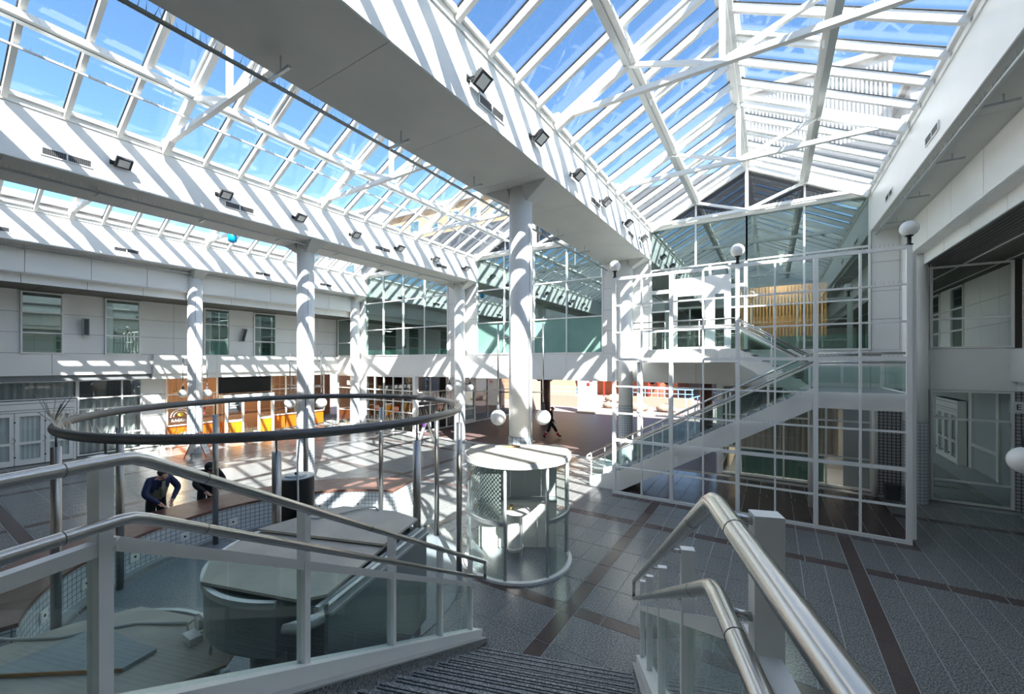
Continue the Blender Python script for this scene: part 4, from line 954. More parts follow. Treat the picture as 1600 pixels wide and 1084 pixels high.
for d0, d1 in ((-100, -14.5), (33.5, 100)):
    karc('mid_rail', 'alu', d0, d1, kr, 1.08, 1.15, .05); karc('glass_pane', 'kiosk_glass', d0, d1, kr, .06, 1.07, .012); karc('glass_pane', 'kiosk_glass', d0, d1, kr, 1.16, KT-.12, .012)
# perforated sheet behind the pane on the ring side
b = MB(); na, nz = 34, 22
for i in range(na):
    for j in range(nz):
        if (i+j) % 2 == 0:
            d0 = -92+74*i/na; d1 = -92+74*(i+1)/na; z0 = 1.18+(KT-1.34)*j/nz; z1 = 1.18+(KT-1.34)*(j+1)/nz
            b.poly([kpt(d0, kr-.04, z0), kpt(d1, kr-.04, z0), kpt(d1, kr-.04, z1), kpt(d0, kr-.04, z1)])
o_ = b.build('perforated_sheet', 'alu', ki); o_['kind'] = 'stuff'
kb = Vector((kx, ky, 0))-kd*.62
def kbox(name, m, r0, r1, f0, f1, z0, z1):
    """box inside the kiosk: r along the viewer's right, f towards the viewer, from the kiosk centre"""
    c = Vector((kx, ky, 0)); q = lambda r_, f_, z_: tuple(c+kp*r_+kd*f_+Vector((0, 0, z_)))
    return MB().hexa([q(r0, f0, z0), q(r0, f1, z0), q(r1, f1, z0), q(r1, f0, z0), q(r0, f0, z1), q(r0, f1, z1), q(r1, f1, z1), q(r1, f0, z1)]).build(name, m, ki)
for k in range(5): kbox('back_panel', 'curtain_grey', -.88+.355*k+.004, -.88+.355*(k+1)-.004, -.63, -.60, 1.12, KT-.12)
for k in range(4): kbox('lower_panel', 'panel', -.88+.44*k+.005, -.88+.44*(k+1)-.005, -.42, -.40, .04, 1.06)
kbox('counter', 'alu', -.88, .88, -.62, -.36, 1.06, 1.11)
c_ = Vector((kx, ky, 0))+kp*-.02+kd*.05
MB().lathe([(.02, 1.0), (.27, 1.0), (.28, 1.02), (.27, 1.045), (.02, 1.045)], (c_.x, c_.y, 0), 26).build('round_table', 'panel', ki, True)
c2 = Vector((kx, ky, 0))+kp*-.08+kd*-.05
MB().lathe([(.13, .12), (.15, .2), (.15, .86), (.12, .9)], (c2.x, c2.y, 0), 24).build('gas_bottle', 'white', ki, True)
MB().tube([(c2.x+.2*math.cos(t), c2.y+.2*math.sin(t), .22) for t in [2*math.pi*k/20 for k in range(20)]], .016, 8, closed=True).build('bottle_ring', 'panel', ki, True)
for t in (0, 2.1, 4.2): MB().tube([(c2.x+.2*math.cos(t), c2.y+.2*math.sin(t), .03), (c2.x+.2*math.cos(t), c2.y+.2*math.sin(t), 1.0)], .012, 8).build('stand_leg', 'panel', ki)
c3 = c_+kp*-.12; MB().lathe([(.04, 1.045), (.045, 1.13), (.03, 1.15)], (c3.x, c3.y, 0), 14).build('jar', 'brass', ki, True)
for k, (r_, f_, l_) in enumerate(((-.35, -.3, .4), (-.15, -.45, .3), (-.5, -.35, .2))):
    p = Vector((kx, ky, KT+.03))+kp*r_+kd*f_
    tag(MB().bar(p, p+kp*l_+kd*.05*(k-1), .035, .03).build('wood_scrap', ('ply_edge', 'ply', 'paper')[k], None), ('tan wooden stick', 'grey wooden stick', 'pale short stick')[k]+' lying on the kiosk roof', 'stick')

# ------------------------------------------------------------------ opposite stair and its white grid screen
SY = 12.92; GX = -4.28; GS = .87
sc = thing('grid_screen', 'tall open white steel grid screen in front of the far stair', 'screen', (-.8, SY, 0))
for k in range(9):
    th = .10 if k in (0, 2, 4, 6, 8) else .045
    B('upright', 'white', sc, (GX+GS*k-th/2, GX+GS*k+th/2, SY-.05, SY+.05, 0, 6.9))
for k in range(9):
    th = .085 if k in (0, 2, 5, 8) else .042
    o_ = B('crossbar', 'white', sc, (GX, GX+8*GS, SY-.042, SY+.042, max(.0, 6.87*k/8-th/2), 6.87*k/8+th/2 if k else .08))
    if k in (8, 5, 7, 3): spikes([(GX+.05+.08*q, SY, 6.87*k/8+th/2) for q in range(86)], .11, 'bird_spikes', o_, .15)
B('end_post', 'white', sc, (GX+8*GS+.05, GX+8*GS+.13, SY+.02, SY+.10, .12, 6.7))
fs = thing('white_stair', 'white steel stair with glass sides rising behind the grid screen', 'stair', (-2, 13.9, 0))
F0, F1 = 13.25, 14.65; sl2 = .559; X0, X1, ZM = -5.15, .93, 3.42
def zn(x): return (x-X0)*ZM/(X1-X0)
for y0 in (F0, F1-.06):
    MB().hexa([(X0-.1, y0, 0), (X0+.95, y0, .0), (X0+.95, y0+.06, .0), (X0-.1, y0+.06, 0), (X0-.1, y0, .32), (X0+.95, y0, zn(X0+.95)+.12), (X0+.95, y0+.06, zn(X0+.95)+.12), (X0-.1, y0+.06, .32)]).build('stringer_foot', 'white', fs)
    MB().hexa([(X0+.95, y0, 0), (X1, y0, zn(X1)-.43), (X1, y0+.06, zn(X1)-.43), (X0+.95, y0+.06, 0), (X0+.95, y0, zn(X0+.95)+.12), (X1, y0, ZM+.12), (X1, y0+.06, ZM+.12), (X0+.95, y0+.06, zn(X0+.95)+.12)]).build('stringer', 'panel', fs)
n2 = 20
for k in range(n2):
    x_ = X0+(X1-X0)*k/n2; z_ = ZM*(k+1)/n2
    B('tread', 'granite_pale', fs, (x_, x_+.34, F0+.06, F1-.06, z_-.05, z_))
MB().hexa([(X0+1.0, F0+.06, .02), (X1, F0+.06, ZM-.30), (X1, F1-.06, ZM-.30), (X0+1.0, F1-.06, .02), (X0+1.0, F0+.06, .05), (X1, F0+.06, ZM-.26), (X1, F1-.06, ZM-.26), (X0+1.0, F1-.06, .05)]).build('soffit', 'panel', fs)
B('landing', 'granite_pale', fs, (X1, 2.85, F0+.06, 16.5, ZM-.06, ZM)); B('landing_edge', 'panel', fs, (X1, 2.87, F0, F0+.06, ZM-.40, ZM+.02), (2.81, 2.87, F0+.06, 16.5, ZM-.40, ZM+.02)); B('landing_soffit', 'panel', fs, (X1, 2.85, F0+.06, 16.5, ZM-.38, ZM-.34))
G0, G1 = 14.95, 16.45; X2, ZP = -.95, 4.62
zq = lambda x: ZM+(X1-x)*(ZP-ZM)/(X1-X2)
for y0 in (G0, G1):
    MB().hexa([(X2, y0, ZP-.42), (X1, y0, ZM-.40), (X1, y0+.06, ZM-.40), (X2, y0+.06, ZP-.42), (X2, y0, ZP+.05), (X1, y0, ZM+.10), (X1, y0+.06, ZM+.10), (X2, y0+.06, ZP+.05)]).build('stringer', 'panel', fs)
for k in range(7):
    x_ = X1-(X1-X2)*(k+1)/7; z_ = ZM+(ZP-ZM)*(k+1)/7; B('tread', 'granite_pale', fs, (x_, x_+.33, G0+.06, G1, z_-.05, z_))
MB().hexa([(X2, G0+.06, ZP-.36), (X1, G0+.06, ZM-.34), (X1, G1, ZM-.34), (X2, G1, ZP-.36), (X2, G0+.06, ZP-.32), (X1, G0+.06, ZM-.3), (X1, G1, ZM-.3), (X2, G1, ZP-.32)]).build('soffit', 'panel', fs)
B('platform', 'panel', fs, (-4.3, X2, G0, YE, ZP-.40, ZP-.02)); B('platform_top', 'granite_pale', fs, (-4.28, X2, G0+.02, YE, ZP-.02, ZP)); B('platform_edge', 'white', fs, (-4.32, X2, G0-.02, G0+.02, ZP-.42, ZP+.03))
for x_, y_ in ((-4.1, G0+.15), (-3.35, 16.8)): MB().lathe([(.06, 0), (.06, ZP-.4)], (x_, y_, 0), 14).build('support_post', 'white', fs, True)
for x_, y_ in ((1.05, 15.3), (.96, 14.75), (2.72, 16.95)): MB().lathe([(.075, 0), (.075, ZM-.38)], (x_, y_, 0), 14).build('support_post', 'white', fs, True)
def rail_run(p, q, y, name='handrail', posts=6, glass_=True, hs=(1.0, .78, .70)):
    (xa, za), (xb, zb) = p, q
    for i, h in enumerate(hs):
        MB().tube([(xa, y, za+h), (xb, y, zb+h)], .026 if i < 2 else .018, 8).build(name, 'steel' if i < 2 else 'white', fs, True)
    for k in range(posts+1):
        x_ = xa+(xb-xa)*k/posts; z_ = za+(zb-za)*k/posts; B('baluster', 'white', fs, (x_-.018, x_+.018, y-.012, y+.012, z_+.0, z_+1.0))
    if glass_:
        for k in range(posts):
            x0 = xa+(xb-xa)*(k+.04)/posts; x1 = xa+(xb-xa)*(k+.96)/posts; z0 = za+(zb-za)*(k+.04)/posts; z1 = za+(zb-za)*(k+.96)/posts
            MB().hexa([(x0, y-.005, z0+.14), (x1, y-.005, z1+.14), (x1, y+.005, z1+.14), (x0, y+.005, z0+.14), (x0, y-.005, z0+.66), (x1, y-.005, z1+.66), (x1, y+.005, z1+.66), (x0, y+.005, z0+.66)]).build('glass_pane', 'rail_glass', fs)
rail_run((X0-.05, .12), (X1, ZM+.02), F0+.03, posts=6); rail_run((X0-.05, .12), (X1, ZM+.02), F1-.03, posts=6)
rail_run((X1, ZM), (2.8, ZM), F0+.03, posts=2); rail_run((X1, ZM), (2.8, ZM), 16.46, posts=2)
rail_run((X2, ZP), (X1, ZM), G0+.03, posts=2); rail_run((X2, ZP), (X1, ZM), G1+.03, posts=2); rail_run((-4.25, ZP), (X2, ZP), G0+.03, posts=3)
MB().hexa([(2.86, F0+.05, ZM+.02), (2.87, F0+.05, ZM+.02), (2.87, 16.4, ZM+.02), (2.86, 16.4, ZM+.02), (2.86, F0+.05, ZM+.85), (2.87, F0+.05, ZM+.85), (2.87, 16.4, ZM+.85), (2.86, 16.4, ZM+.85)]).build('glass_pane', 'rail_glass', fs)
MB().tube([(X0-.05, F0+.03, 1.12), (X0-.2, F0+.03, 1.02), (X0-.22, F0+.03, .93), (X0-.05, F0+.03, .90)], .022, 8).build('handrail_end', 'white', fs, True)
# ------------------------------------------------------------------ lamps
ORD = ('first', 'second', 'third', 'fourth', 'fifth', 'sixth', 'seventh', 'eighth')
# floodlights, built once in their own space: x points away from the wall, y along the beam
FU = (-.6, 0, .8)
fb = MB().bar((.17, -.15, 0), (.17, .15, 0), .27, .07, FU)
for k in range(9): fb.bar((.06, -.13+.0325*k, -.025), (.22, -.13+.0325*k, .10), .008, .05, FU)
fl_body = fb.mesh('housing', 'charcoal')
dn = Vector((.62, 0, -.78)); 
fl_lens = MB().bar((.17+.6*.036, -.10, -.8*.036), (.17+.6*.036, .10, -.8*.036), .19, .008, FU).mesh('lens', 'panel')
fl_br = MB().tube([(0, -.17, 0), (.05, -.18, -.01), (.14, -.175, -.02)], .014, 6).tube([(0, -.17, 0), (0, -.03, .07), (.02, .0, .10)], .014, 6).box(0, .02, -.21, -.12, -.05, .05).mesh('bracket', 'black')
fl_sp = MB()
for k in range(9):
    a = (.02+.015*(k % 3), -.15+.035*k, .06); fl_sp.tube([a, (a[0]+.03, a[1]+random.uniform(-.05, .05), a[2]+.12)], .002, 3)
fl_sp = fl_sp.mesh('bird_needles', 'needle')
def floodlights(x, ys_, z, where):
    for k, y in enumerate(ys_):
        if k == 0 and 'proto' not in FL:
            t = thing('floodlight', '', 'floodlight', (x, y, z)); FL['proto'] = t
            for nm, me in (('housing', fl_body), ('lens', fl_lens), ('bracket', fl_br), ('bird_needles', fl_sp)): lpart(nm, me, t)
        else: t = copy_tree(FL['proto']); t.location = (x, y, z)
        t['label'] = 'dark floodlight on the %s, %s' % (where, ('nearest the viewer' if k == 0 else 'nearest the end wall' if k == len(ys_)-1 else ORD[k]+' counting from the viewer')); t['group'] = 'floodlights on the '+where
FL = {}
floodlights(-4.22, (5.48, 7.54, 9.53, 11.57, 13.74, 15.72), 8.86, 'broad beam by the central column')
floodlights(-13.1, (3.3, 5.45, 7.62, 9.73, 11.87, 14.01, 16.2), 8.9, 'beam of the second column')
# wall vents
vf = MB(); 
for a in ((-.40, .40, -.09, -.07), (-.40, .40, .07, .09), (-.40, -.37, -.07, .07), (.37, .40, -.07, .07), (-.012, .012, -.07, .07)): vf.box(0, .02, a[0], a[1], a[2], a[3])
vf = vf.mesh('frame', 'white')
vs_ = MB().box(-.0, .004, -.37, .37, -.07, .07).mesh('backing', 'black_matt')
vl = MB()
for k in range(24):
    if abs(-.36+.03*k+.008) > .02: vl.box(.004, .012, -.365+.0305*k, -.353+.0305*k, -.07, .07)
for k in range(4): vl.box(.004, .012, -.36, .36, -.055+.034*k, -.049+.034*k)
vl = vl.mesh('grille', 'dark_steel')
VP_ = {}
for x, s, ysv, wh in ((-4.22, 1, (5.99, 11.07, 14.49), 'broad beam by the central column'), (-13.1, 1, (2.41, 5.88, 11.08, 14.53), 'beam of the second column'), (-21.95, 1, (2.3, 5.69, 10.93, 14.42), 'edge beam above the shops'), (2.68, -1, (11.29, 14.79), 'edge beam above the far stair')):
    for k, y in enumerate(ysv):
        if not VP_:
            t = thing('air_vent', '', 'vent', (x, y, 8.7)); VP_['p'] = t
            for nm, me in (('frame', vf), ('backing', vs_), ('grille', vl)): lpart(nm, me, t)
        else: t = copy_tree(VP_['p'])
        t.location = (x+s*.002, y, 8.7); t.rotation_euler = (0, 0, 0 if s > 0 else math.pi)
        t['label'] = 'air vent grille in the %s, %s from the viewer' % (wh, ORD[k]); t['group'] = 'air vents in the '+wh
# spiked rails hung under the beams
def under_rail(x, z, off, label, y0=-2, side=-1, sp=True):
    r = thing('spiked_rail', label, 'rail', (x, 6, z))
    p = MB().tube([(x, y0, z), (x, YE-.1, z)], .03, 8).build('pipe', 'alu', r, True)
    for y in [.9+2.165*k for k in range(8)]:
        MB().bar((x, y, z), (x+off, y, z), .04, .04).build('arm', 'alu', r); MB().tube([(x+off*.6, y, z), (x+off*.6, y, ZB)], .012, 6).build('hanger', 'alu', r)
    if sp: spikes([(x, y0+2+.075*k, z+.025) for k in range(230)], .15, 'bird_spikes', p, .35)
under_rail(-6.02, 8.17, .55, 'spiked bird rail hung under the broad beam edge'); under_rail(-13.62, 8.27, -.4, 'spiked bird rail hung under the beam of the second column')
under_rail(-22.5, 8.27, -.2, 'spiked bird rail hung under the edge beam above the shops'); under_rail(2.80, 8.27, .45, 'spiked bird rail hung under the edge beam above the far stair')
# globe lamps on the grid screen
for k, x in enumerate((-4.26, -.80, 2.68)):
    t = thing('globe_lamp', 'white globe lamp on the grid screen top, '+('over the stair foot', 'in the middle', 'at the corner column')[k], 'lamp', (x, SY, 6.9), 'globe lamps on the screen')
    MB().lathe([(.075, 6.915), (.075, 6.93), (.04, 6.94), (.04, 7.10), (.075, 7.11), (.08, 7.14)], (x, SY, 0), 16).build('socket', 'black', t, True)
    MB().sphere((x, SY, 7.29), .178, 24).build('globe', 'globe', t, True)
# paired globe lamps on the columns
def column_lamps(c, zg, where, ztop=5.15, dr=(.83, .56), ds=.55):
    for k, s in enumerate((-1, 1)):
        x, y = c[0]+s*ds*dr[0], c[1]+s*ds*dr[1]
        t = thing('column_lamp', 'white globe on a bracketed pole at the %s, %s side' % (where, ('shopward', 'stairward')[k]), 'lamp', (x, y, zg), 'globe lamps on columns')
        MB().tube([(x, y, zg+.32), (x, y, ztop)], .022, 8).build('pole', 'steel', t, True)
        MB().lathe([(.05, zg+.16), (.055, zg+.20), (.035, zg+.33)], (x, y, 0), 14).build('socket', 'charcoal', t, True)
        MB().sphere((x, y, zg), .19, 24).build('globe', 'globe', t, True)
        for z_ in (zg+.62, ztop-.35): MB().tube([(x, y, z_), (c[0]+s*.27*dr[0], c[1]+s*.27*dr[1], z_)], .016, 6).build('arm', 'charcoal', t, True)
column_lamps(CC, 2.85, 'central column'); column_lamps(CA, 2.75, 'second column', 4.6); column_lamps(CL, 2.75, 'column by the orange shop', 4.4); column_lamps((FA[0], FA[1]), 2.85, 'end-wall column between the tall windows', 3.4)
t = thing('globe_lamp', 'large white globe lamp cut off by the picture edge', 'lamp', (3.72, 10.75, 2.5))
MB().sphere((3.72, 10.75, 2.5), .24, 24).build('globe', 'globe', t, True); MB().lathe([(.06, 2.72), (.06, 2.9), (.05, 3.0)], (3.72, 10.75, 0), 14).build('socket', 'black', t, True); MB().tube([(3.72, 10.75, 2.95), (3.72, 10.75, 3.1), (3.9, 10.75, 3.2), (5.88, 10.75, 3.2)], .02, 8).build('arm', 'charcoal', t, True); MB().box(5.70, 5.92, 10.68, 10.82, 3.1, 3.3).build('wall_plate', 'charcoal', t)
for k, (x, y) in enumerate(((-14.3, 26.3), (-13.4, 26.3), (-6.3, 26.3), (-5.4, 26.3))):
    t = thing('passage_lamp', 'small tan globe lamp under the passage ceiling, '+('first pair, outer', 'first pair, inner', 'second pair, inner', 'second pair, outer')[k], 'lamp', (x, y, 3.1), 'passage globe lamps')
    MB().sphere((x, y, 3.05), .22, 16).build('globe', 'facade_beige', t, True); MB().tube([(x, y, 3.2), (x, y, 3.6)], .02, 6).build('stem', 'charcoal', t)
B('lamp_bar', 'charcoal', up, (-15, -4.6, 26.25, 26.35, 3.58, 3.66)); B('soffit_extension', 'facade_brick', up, (-17.7, -1.75, 26, 27.2, 3.66, 4.5))

# ------------------------------------------------------------------ small things on walls and floor
for k, (y, tilt) in enumerate(((5.15, 0), (11.4, .22))):
    t = thing('loudspeaker', ('upright grey loudspeaker between the first two upper windows', 'tilted grey loudspeaker between the two farther upper windows')[k], 'loudspeaker', (-25.1, y, 5.6))
    u_ = Vector((tilt*.6, tilt*.8, 1)).normalized()
    c_ = Vector((-24.98, y, 5.72)); MB().bar(c_-u_*.37, c_+u_*.37, .2, .16, (1, 0, 0)).build('cabinet', 'curtain_grey', t); MB().bar(c_-u_*.34+Vector((.085, 0, 0)), c_+u_*.34+Vector((.085, 0, 0)), .15, .01, (1, 0, 0)).build('grille', 'charcoal', t); MB().tube([(-25.16, y, 5.72), (-24.98, y, 5.72)], .02, 6).build('mount', 'charcoal', t)
es = thing('letter_sign', 'white wall sign with a black letter E on the grey mosaic', 'sign', (5.9, YE-.03, 2.9))
B('plate', 'panel', es, (5.72, 6.2, YE-.12, YE-.02, 2.78, 3.10)); place_text('E', .22, 'black', es, (5.82, YE-.125, 2.94), (1, 0, 0), (0, 0, 1))
es = thing('letter_sign', 'small white sign with dark symbols at the far shop corner', 'sign', (-23.6, YE-.03, 2.9))
B('plate', 'paper', es, (-23.85, -23.4, YE-.14, YE-.03, 2.72, 3.0)); B('symbol', 'black', es, (-23.76, -23.70, YE-.146, YE-.14, 2.78, 2.94), (-23.56, -23.46, YE-.146, YE-.14, 2.80, 2.92))
tag(MB().lathe([(.02, .0), (.16, .06), (.19, .25), (.12, .5), (.03, .62)], (-19.4, 8.42, 9.28), 14).build('blue_bag', 'sky_blue', None, True), 'bright blue bag hanging on the roof truss above the shops', 'bag')
def aframe(x, y, h, w_, lean, rz, m_frame, m_sheet, label, top=None):
    t = thing('sidewalk_sign', label, 'sign', (x, y, 0)); c, s = math.cos(rz), math.sin(rz)
    q = lambda a, b, z: (x+a*c-b*s, y+a*s+b*c, z)
    for sd in (-1, 1):
        for a in (-w_/2, w_/2): MB().tube([q(a, sd*lean, 0), q(a, sd*.03, h)], .018, 6).build('leg', m_frame, t)
        MB().hexa([q(-w_/2, sd*lean*.85, h*.12), q(w_/2, sd*lean*.85, h*.12), q(w_/2, sd*lean*.85+.012, h*.12), q(-w_/2, sd*lean*.85+.012, h*.12), q(-w_/2, sd*.06, h*.95), q(w_/2, sd*.06, h*.95), q(w_/2, sd*.06+.012, h*.95), q(-w_/2, sd*.06+.012, h*.95)]).build('sheet', m_sheet, t)
        MB().tube([q(-w_/2, sd*.03, h), q(w_/2, sd*.03, h)], .018, 6).build('top_bar', m_frame, t)
        for k in range(4): MB().tube([q(-w_/2+.08, sd*(lean*.85-(lean*.85-.06)*k/5)-.025*(1 if sd < 0 else -1), h*(.25+.15*k)), q(w_/2-.12, sd*(lean*.85-(lean*.85-.06)*k/5)-.025*(1 if sd < 0 else -1), h*(.25+.15*k))], .008, 4).build('text_line', 'charcoal', t)
    if top: MB().hexa([q(-w_/2, -.16, h*.80), q(w_/2, -.16, h*.80), q(w_/2, -.15, h*.80), q(-w_/2, -.15, h*.80), q(-w_/2, -.07, h*1.05), q(w_/2, -.07, h*1.05), q(w_/2, -.06, h*1.05), q(-w_/2, -.06, h*1.05)]).build('header', top, t)
aframe(-21.6, 8.0, 1.05, .55, .42, -.75, 'red', 'paper', 'red-framed folding board sign beside the shop-side column')
aframe(-14.9, 15.4, 1.2, .6, .45, -.55, 'black', 'paper', 'black-framed folding sign with purple header near the end-wall column', 'purple')
# cafe furniture outside the cafe
ct = thing('cafe_table', 'small white table outside the cafe behind the shop-side column', 'table', (-24.3, 8.6, 0))
MB().lathe([(.30, .72), (.30, .75)], (-24.3, 8.6, 0), 24).build('top', 'white', ct); MB().tube([(-24.3, 8.6, .02), (-24.3, 8.6, .72)], .03, 8).build('leg', 'alu', ct); MB().lathe([(.22, 0), (.22, .025)], (-24.3, 8.6, 0), 20).build('foot', 'alu', ct)
for k, (x, y, rz) in enumerate(((-24.4, 7.7, 0), (-24.2, 9.6, 3.1))):
    t = thing('cafe_chair', 'white cafe chair on the %s side of the little table' % ('porch', 'far')[k], 'chair', (x, y, 0), 'cafe chairs'); sgn = 1 if k == 0 else -1
    for a in (-.18, .18):
        for b_ in (-.18, .18): MB().tube([(x+a, y+b_, 0), (x+a*.9, y+b_*.9, .44)], .014, 6).build('leg', 'white', t)
    MB().box(x-.2, x+.2, y-.2, y+.2, .44, .47).build('seat', 'white', t); MB().box(x-.2, x+.2, y-sgn*.2-.015, y-sgn*.2+.015, .55, .85).build('backrest', 'white', t)
    for a in (-.18, .18): MB().tube([(x+a, y-sgn*.19, .46), (x+a, y-sgn*.2, .85)], .014, 6).build('back_post', 'white', t)
tb = thing('floor_box', 'dark grey utility box on the floor by the mosaic wall', 'box', (3.2, 16.9, 0)); B('case', 'charcoal', tb, (2.95, 3.28, 16.72, 16.98, .02, .42)); B('lid', 'dark_steel', tb, (2.93, 3.30, 16.70, 17.0, .42, .45))
# plant twig of wire at the ring (bird deterrent bunch)
tw = thing('wire_bunch', 'grey bunch of wires standing at the outer edge of the ring', 'wire', (-8.45, 1.40, 3.36))
for k in range(14):
    a = random.uniform(-.25, .25); h_ = random.uniform(.12, .42)
    MB().tube([(-8.45, 1.42, 3.36), (-8.45+a*.5, 1.42+a*.3, 3.36+h_*.5), (-8.45+a, 1.42+a*.6, 3.36+h_)], .006, 4).build('wire', 'needle', tw)

# ------------------------------------------------------------------ people
def person(label, loc, heading, J, seg, extra=None):
    """J: joint name -> (position, radius); seg: list of (joint, joint, material). One continuous skinned body."""
    names = list(J); idx = {n: i for i, n in enumerate(names)}
    me = bpy.data.meshes.new('body'); me.from_pydata([J[n][0] for n in names], [(idx[a], idx[b]) for a, b, m in seg], [])
    o = bpy.data.objects.new('person_body', me); COL.objects.link(o)
    sk = o.modifiers.new('skin', 'SKIN'); sk.use_smooth_shade = True
    for n in names:
        v = me.skin_vertices[0].data[idx[n]]; r_ = J[n][1]; v.radius = r_ if hasattr(r_, '__len__') else (r_, r_); v.use_root = (n == 'pelvis')
    sd_ = o.modifiers.new('sub', 'SUBSURF'); sd_.levels = 2; sd_.render_levels = 2
    bpy.context.view_layer.update()
    m2 = bpy.data.meshes.new_from_object(o.evaluated_get(bpy.context.evaluated_depsgraph_get()))
    bpy.data.objects.remove(o)
    mats = sorted({m for _, _, m in seg}); m2.materials.clear()
    for m in mats: m2.materials.append(MAT[m])
    S_ = [(Vector(J[a][0]), Vector(J[b][0]), mats.index(m), J[a][1] if not hasattr(J[a][1], '__len__') else J[a][1][0]) for a, b, m in seg]
    for p in m2.polygons:
        best = None
        for a, b, mi, r_ in S_:
            d = b-a; t_ = max(0, min(1, (p.center-a).dot(d)/d.length_squared)); q = (p.center-(a+d*t_)).length
            if best is None or q < best[0]: best = (q, mi)
        p.material_index = best[1]; p.use_smooth = True
    r = thing('person', label, 'person', loc); r.rotation_euler = (0, 0, heading)
    lpart('body', m2, r)
    for nm, mb_, m in (extra or []): lpart(nm, mb_.mesh(nm, m, True), r)
    return r
def hand(J, seg, side, w_, d, palm=.075, m='skin', curl=(0, 0, -.3)):
    """palm and five fingers from wrist joint w_ along d"""
    d = Vector(d).normalized(); p0 = Vector(J[w_][0]); up_ = Vector((0, 0, 1)) if abs(d.z) < .8 else Vector((0, 1, 0)); lat = d.cross(up_).normalized(); k = side
    J[k+'palm'] = (tuple(p0+d*palm), (.036, .02)); seg.append((w_, k+'palm', m))
    for i, (o_, ln) in enumerate(((-.03, .075), (-.01, .085), (.01, .08), (.03, .062))):
        a = p0+d*(palm+.03)+lat*o_; b_ = a+d*ln*.6; c_ = b_+(d*.7+Vector(curl)).normalized()*ln*.5
        for q, pt in (('a', a), ('b', b_), ('c', c_)): J[k+'f%d%s' % (i, q)] = (tuple(pt), .0095)
        seg += [(k+'palm', k+'f%da' % i, m), (k+'f%da' % i, k+'f%db' % i, m), (k+'f%db' % i, k+'f%dc' % i, m)]
    a = p0+d*.03+lat*.045; b_ = a+d*.05+lat*.025
    J[k+'ta'] = (tuple(a), .012); J[k+'tb'] = (tuple(b_), .010); seg += [(k+'palm', k+'ta', m), (k+'ta', k+'tb', m)]
def figure(chest, neck, head, shL, shR, elL, elR, wrL, wrR, knL, knR, anL, anR, toL, toR, top, trousers, shin=None, face=(0, 1, 0), lower='khaki', hd=((0, .5, -1), (0, .5, -1))):
    J = {'pelvis': ((0, 0, .95), (.175, .14)), 'waist': (tuple(Vector((0, 0, .95)).lerp(Vector(chest), .5)), (.175, .135)), 'chest': (chest, (.20, .14)), 'neck': (neck, .06), 'head': (head, (.085, .1)),
         'shL': (shL, .098), 'shR': (shR, .098), 'elL': (elL, .078), 'elR': (elR, .078), 'wrL': (wrL, .046), 'wrR': (wrR, .046),
         'hipL': ((-.1, 0, .88), .12), 'hipR': ((.1, 0, .88), .12), 'knL': (knL, .088), 'knR': (knR, .088), 'anL': (anL, .06), 'anR': (anR, .06), 'toL': (toL, .042), 'toR': (toR, .042)}
    h = Vector(head); f = Vector(face).normalized()
    J['crown'] = (tuple(h+Vector((0, 0, .075))), .075); J['nose'] = (tuple(h+f*.105-Vector((0, 0, .02))), .016); J['chin'] = (tuple(h+f*.05-Vector((0, 0, .09))), .045)
    sh_ = shin or trousers
    seg = [('pelvis', 'waist', lower), ('waist', 'chest', lower if lower != 'khaki' else 'khaki'), ('chest', 'neck', top), ('neck', 'head', 'skin'), ('head', 'crown', 'skin'), ('head', 'nose', 'skin'), ('head', 'chin', 'skin'),
           ('chest', 'shL', top), ('chest', 'shR', top), ('shL', 'elL', top), ('shR', 'elR', top), ('elL', 'wrL', top), ('elR', 'wrR', top),
           ('pelvis', 'hipL', trousers), ('pelvis', 'hipR', trousers), ('hipL', 'knL', trousers), ('hipR', 'knR', trousers), ('knL', 'anL', sh_), ('knR', 'anR', sh_), ('anL', 'toL', 'black_cloth'), ('anR', 'toR', 'black_cloth')]
    hand(J, seg, 'L', 'wrL', hd[0]); hand(J, seg, 'R', 'wrR', hd[1])
    return J, seg
def cap(c, r, m_z=.25): return MB().lathe([(r*math.sin(a), r*math.cos(a)) for a in [math.radians(q) for q in (78, 60, 40, 20, 1)]], c, 18)
# man with navy and khaki jacket bending over the coping, hands together on the stone
J, seg = figure((0, .16, 1.30), (0, .26, 1.46), (0, .34, 1.55), (-.2, .17, 1.42), (.2, .17, 1.42), (-.36, .24, 1.16), (.34, .26, 1.14), (-.14, .42, .92), (.12, .44, .90), (-.12, .05, .48), (.12, .05, .48), (-.13, -.05, .08), (.13, -.05, .08), (-.14, .12, .04), (.14, .12, .04), 'navy', 'black_cloth', lower='khaki', face=(0, .7, -.7), hd=((.45, .6, -.55), (-.45, .6, -.5)))
ang = math.atan2(3.55-RC[1], -12.3-RC[0]); rm = 4.86
def at_wall(deg, r): t = math.radians(deg); return (RC[0]+r*math.cos(t), RC[1]+r*math.sin(t), 0)
def face_to(p, q=(0, 0)): return math.atan2(q[1]-p[1], q[0]-p[0])-math.pi/2
def look(px, d):
    u = (px-800)/642; return (d*(-math.sin(YAW)+math.cos(YAW)*u), d*(math.cos(YAW)+math.sin(YAW)*u), 0)
p1 = look(243, 9.86); p2 = look(322, 10.75)
hair1 = MB().sphere((0, .31, 1.60), .112, 16, .95, 1.02, .85)
fl1 = MB().hexa([(-.05, .285, 1.02), (.05, .285, 1.02), (.05, .31, 1.02), (-.05, .31, 1.02), (-.03, .335, 1.40), (.03, .335, 1.40), (.03, .36, 1.40), (-.03, .36, 1.40)])
person('person in a navy and khaki jacket bending over the brown coping', (p1[0], p1[1], 0), face_to(p1, RC), J, seg, [('hair', hair1, 'hair'), ('jacket_flap', fl1, 'khaki')])
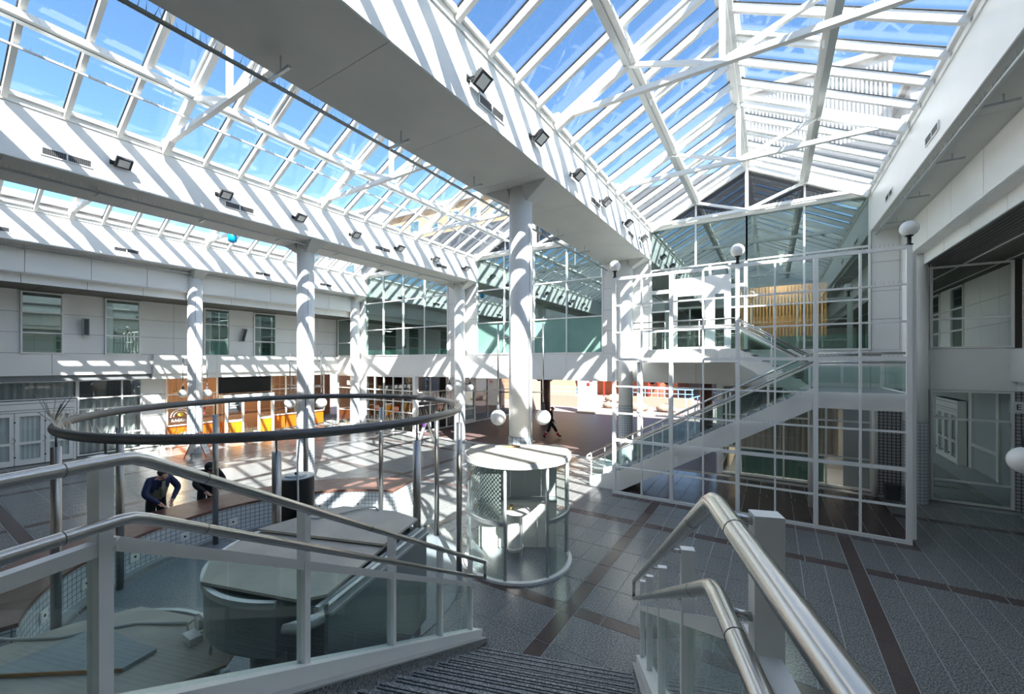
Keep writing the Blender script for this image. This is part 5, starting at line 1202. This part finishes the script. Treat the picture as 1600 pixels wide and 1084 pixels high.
# second man in black with hood
J, seg = figure((0, .14, 1.24), (0, .24, 1.40), (0, .32, 1.48), (-.2, .15, 1.36), (.2, .15, 1.36), (-.32, .26, 1.10), (.32, .26, 1.10), (-.12, .46, .92), (.14, .46, .92), (-.12, .05, .48), (.12, .05, .48), (-.13, -.05, .08), (.13, -.05, .08), (-.14, .12, .04), (.14, .12, .04), 'black_cloth', 'black_cloth', lower='black_cloth', face=(0, .7, -.7), hd=((.3, .8, -.3), (-.3, .8, -.3)))
hood = MB().sphere((0, .28, 1.52), .128, 16, .95, .95, .95)
brim = MB().hexa([(-.08, .36, 1.49), (.08, .36, 1.49), (.07, .48, 1.43), (-.07, .48, 1.43), (-.08, .36, 1.51), (.08, .36, 1.51), (.07, .48, 1.45), (-.07, .48, 1.45)])
person('person in black cap and jacket leaning over the coping', (p2[0], p2[1], 0), face_to(p2, RC), J, seg, [('cap', hood, 'black_cloth'), ('cap_brim', brim, 'black_cloth')])
# walker in the passage
J, seg = figure((0, .05, 1.36), (0, .08, 1.50), (0, .11, 1.60), (-.19, .04, 1.43), (.19, .04, 1.43), (-.25, -.02, 1.14), (.27, .06, 1.14), (-.22, .16, .94), (.25, .22, .95), (-.11, .26, .50), (.11, -.06, .48), (-.11, .46, .10), (.11, -.36, .14), (-.11, .62, .10), (.11, -.28, .02), 'black_cloth', 'black_cloth', 'black_cloth', lower='black_cloth', hd=((0, .4, -.9), (0, .5, -.8)))
capm = cap((0, .09, 1.62), .118); capm.hexa([(-.07, .16, 1.635), (.07, .16, 1.635), (.06, .29, 1.61), (-.06, .29, 1.61), (-.07, .16, 1.65), (.07, .16, 1.65), (.06, .29, 1.625), (-.06, .29, 1.625)])
ga1 = MB().tube([(-.11, .30, .42), (-.11, .46, .11)], [.075, .062], 12); ga2 = MB().tube([(.11, -.11, .42), (.11, -.35, .16)], [.075, .062], 12)
ga3 = MB().tube([(-.11, .35, .32), (-.11, .37, .28)], .078, 12); ga4 = MB().tube([(.11, -.18, .35), (.11, -.21, .31)], .078, 12)
bag = MB().box(.22, .30, .22, .36, .72, .92)
person('person in black with red lower trouser legs and a brown cap walking in the passage', (-10.41, 20.45, 0), -YAW*0-1.15, J, seg, [('cap', capm, 'cap_brown'), ('red_gaiter', ga1, 'red'), ('red_gaiter', ga2, 'red'), ('reflective_band', ga3, 'paper'), ('reflective_band', ga4, 'paper'), ('paper_bundle', bag, 'paper')])
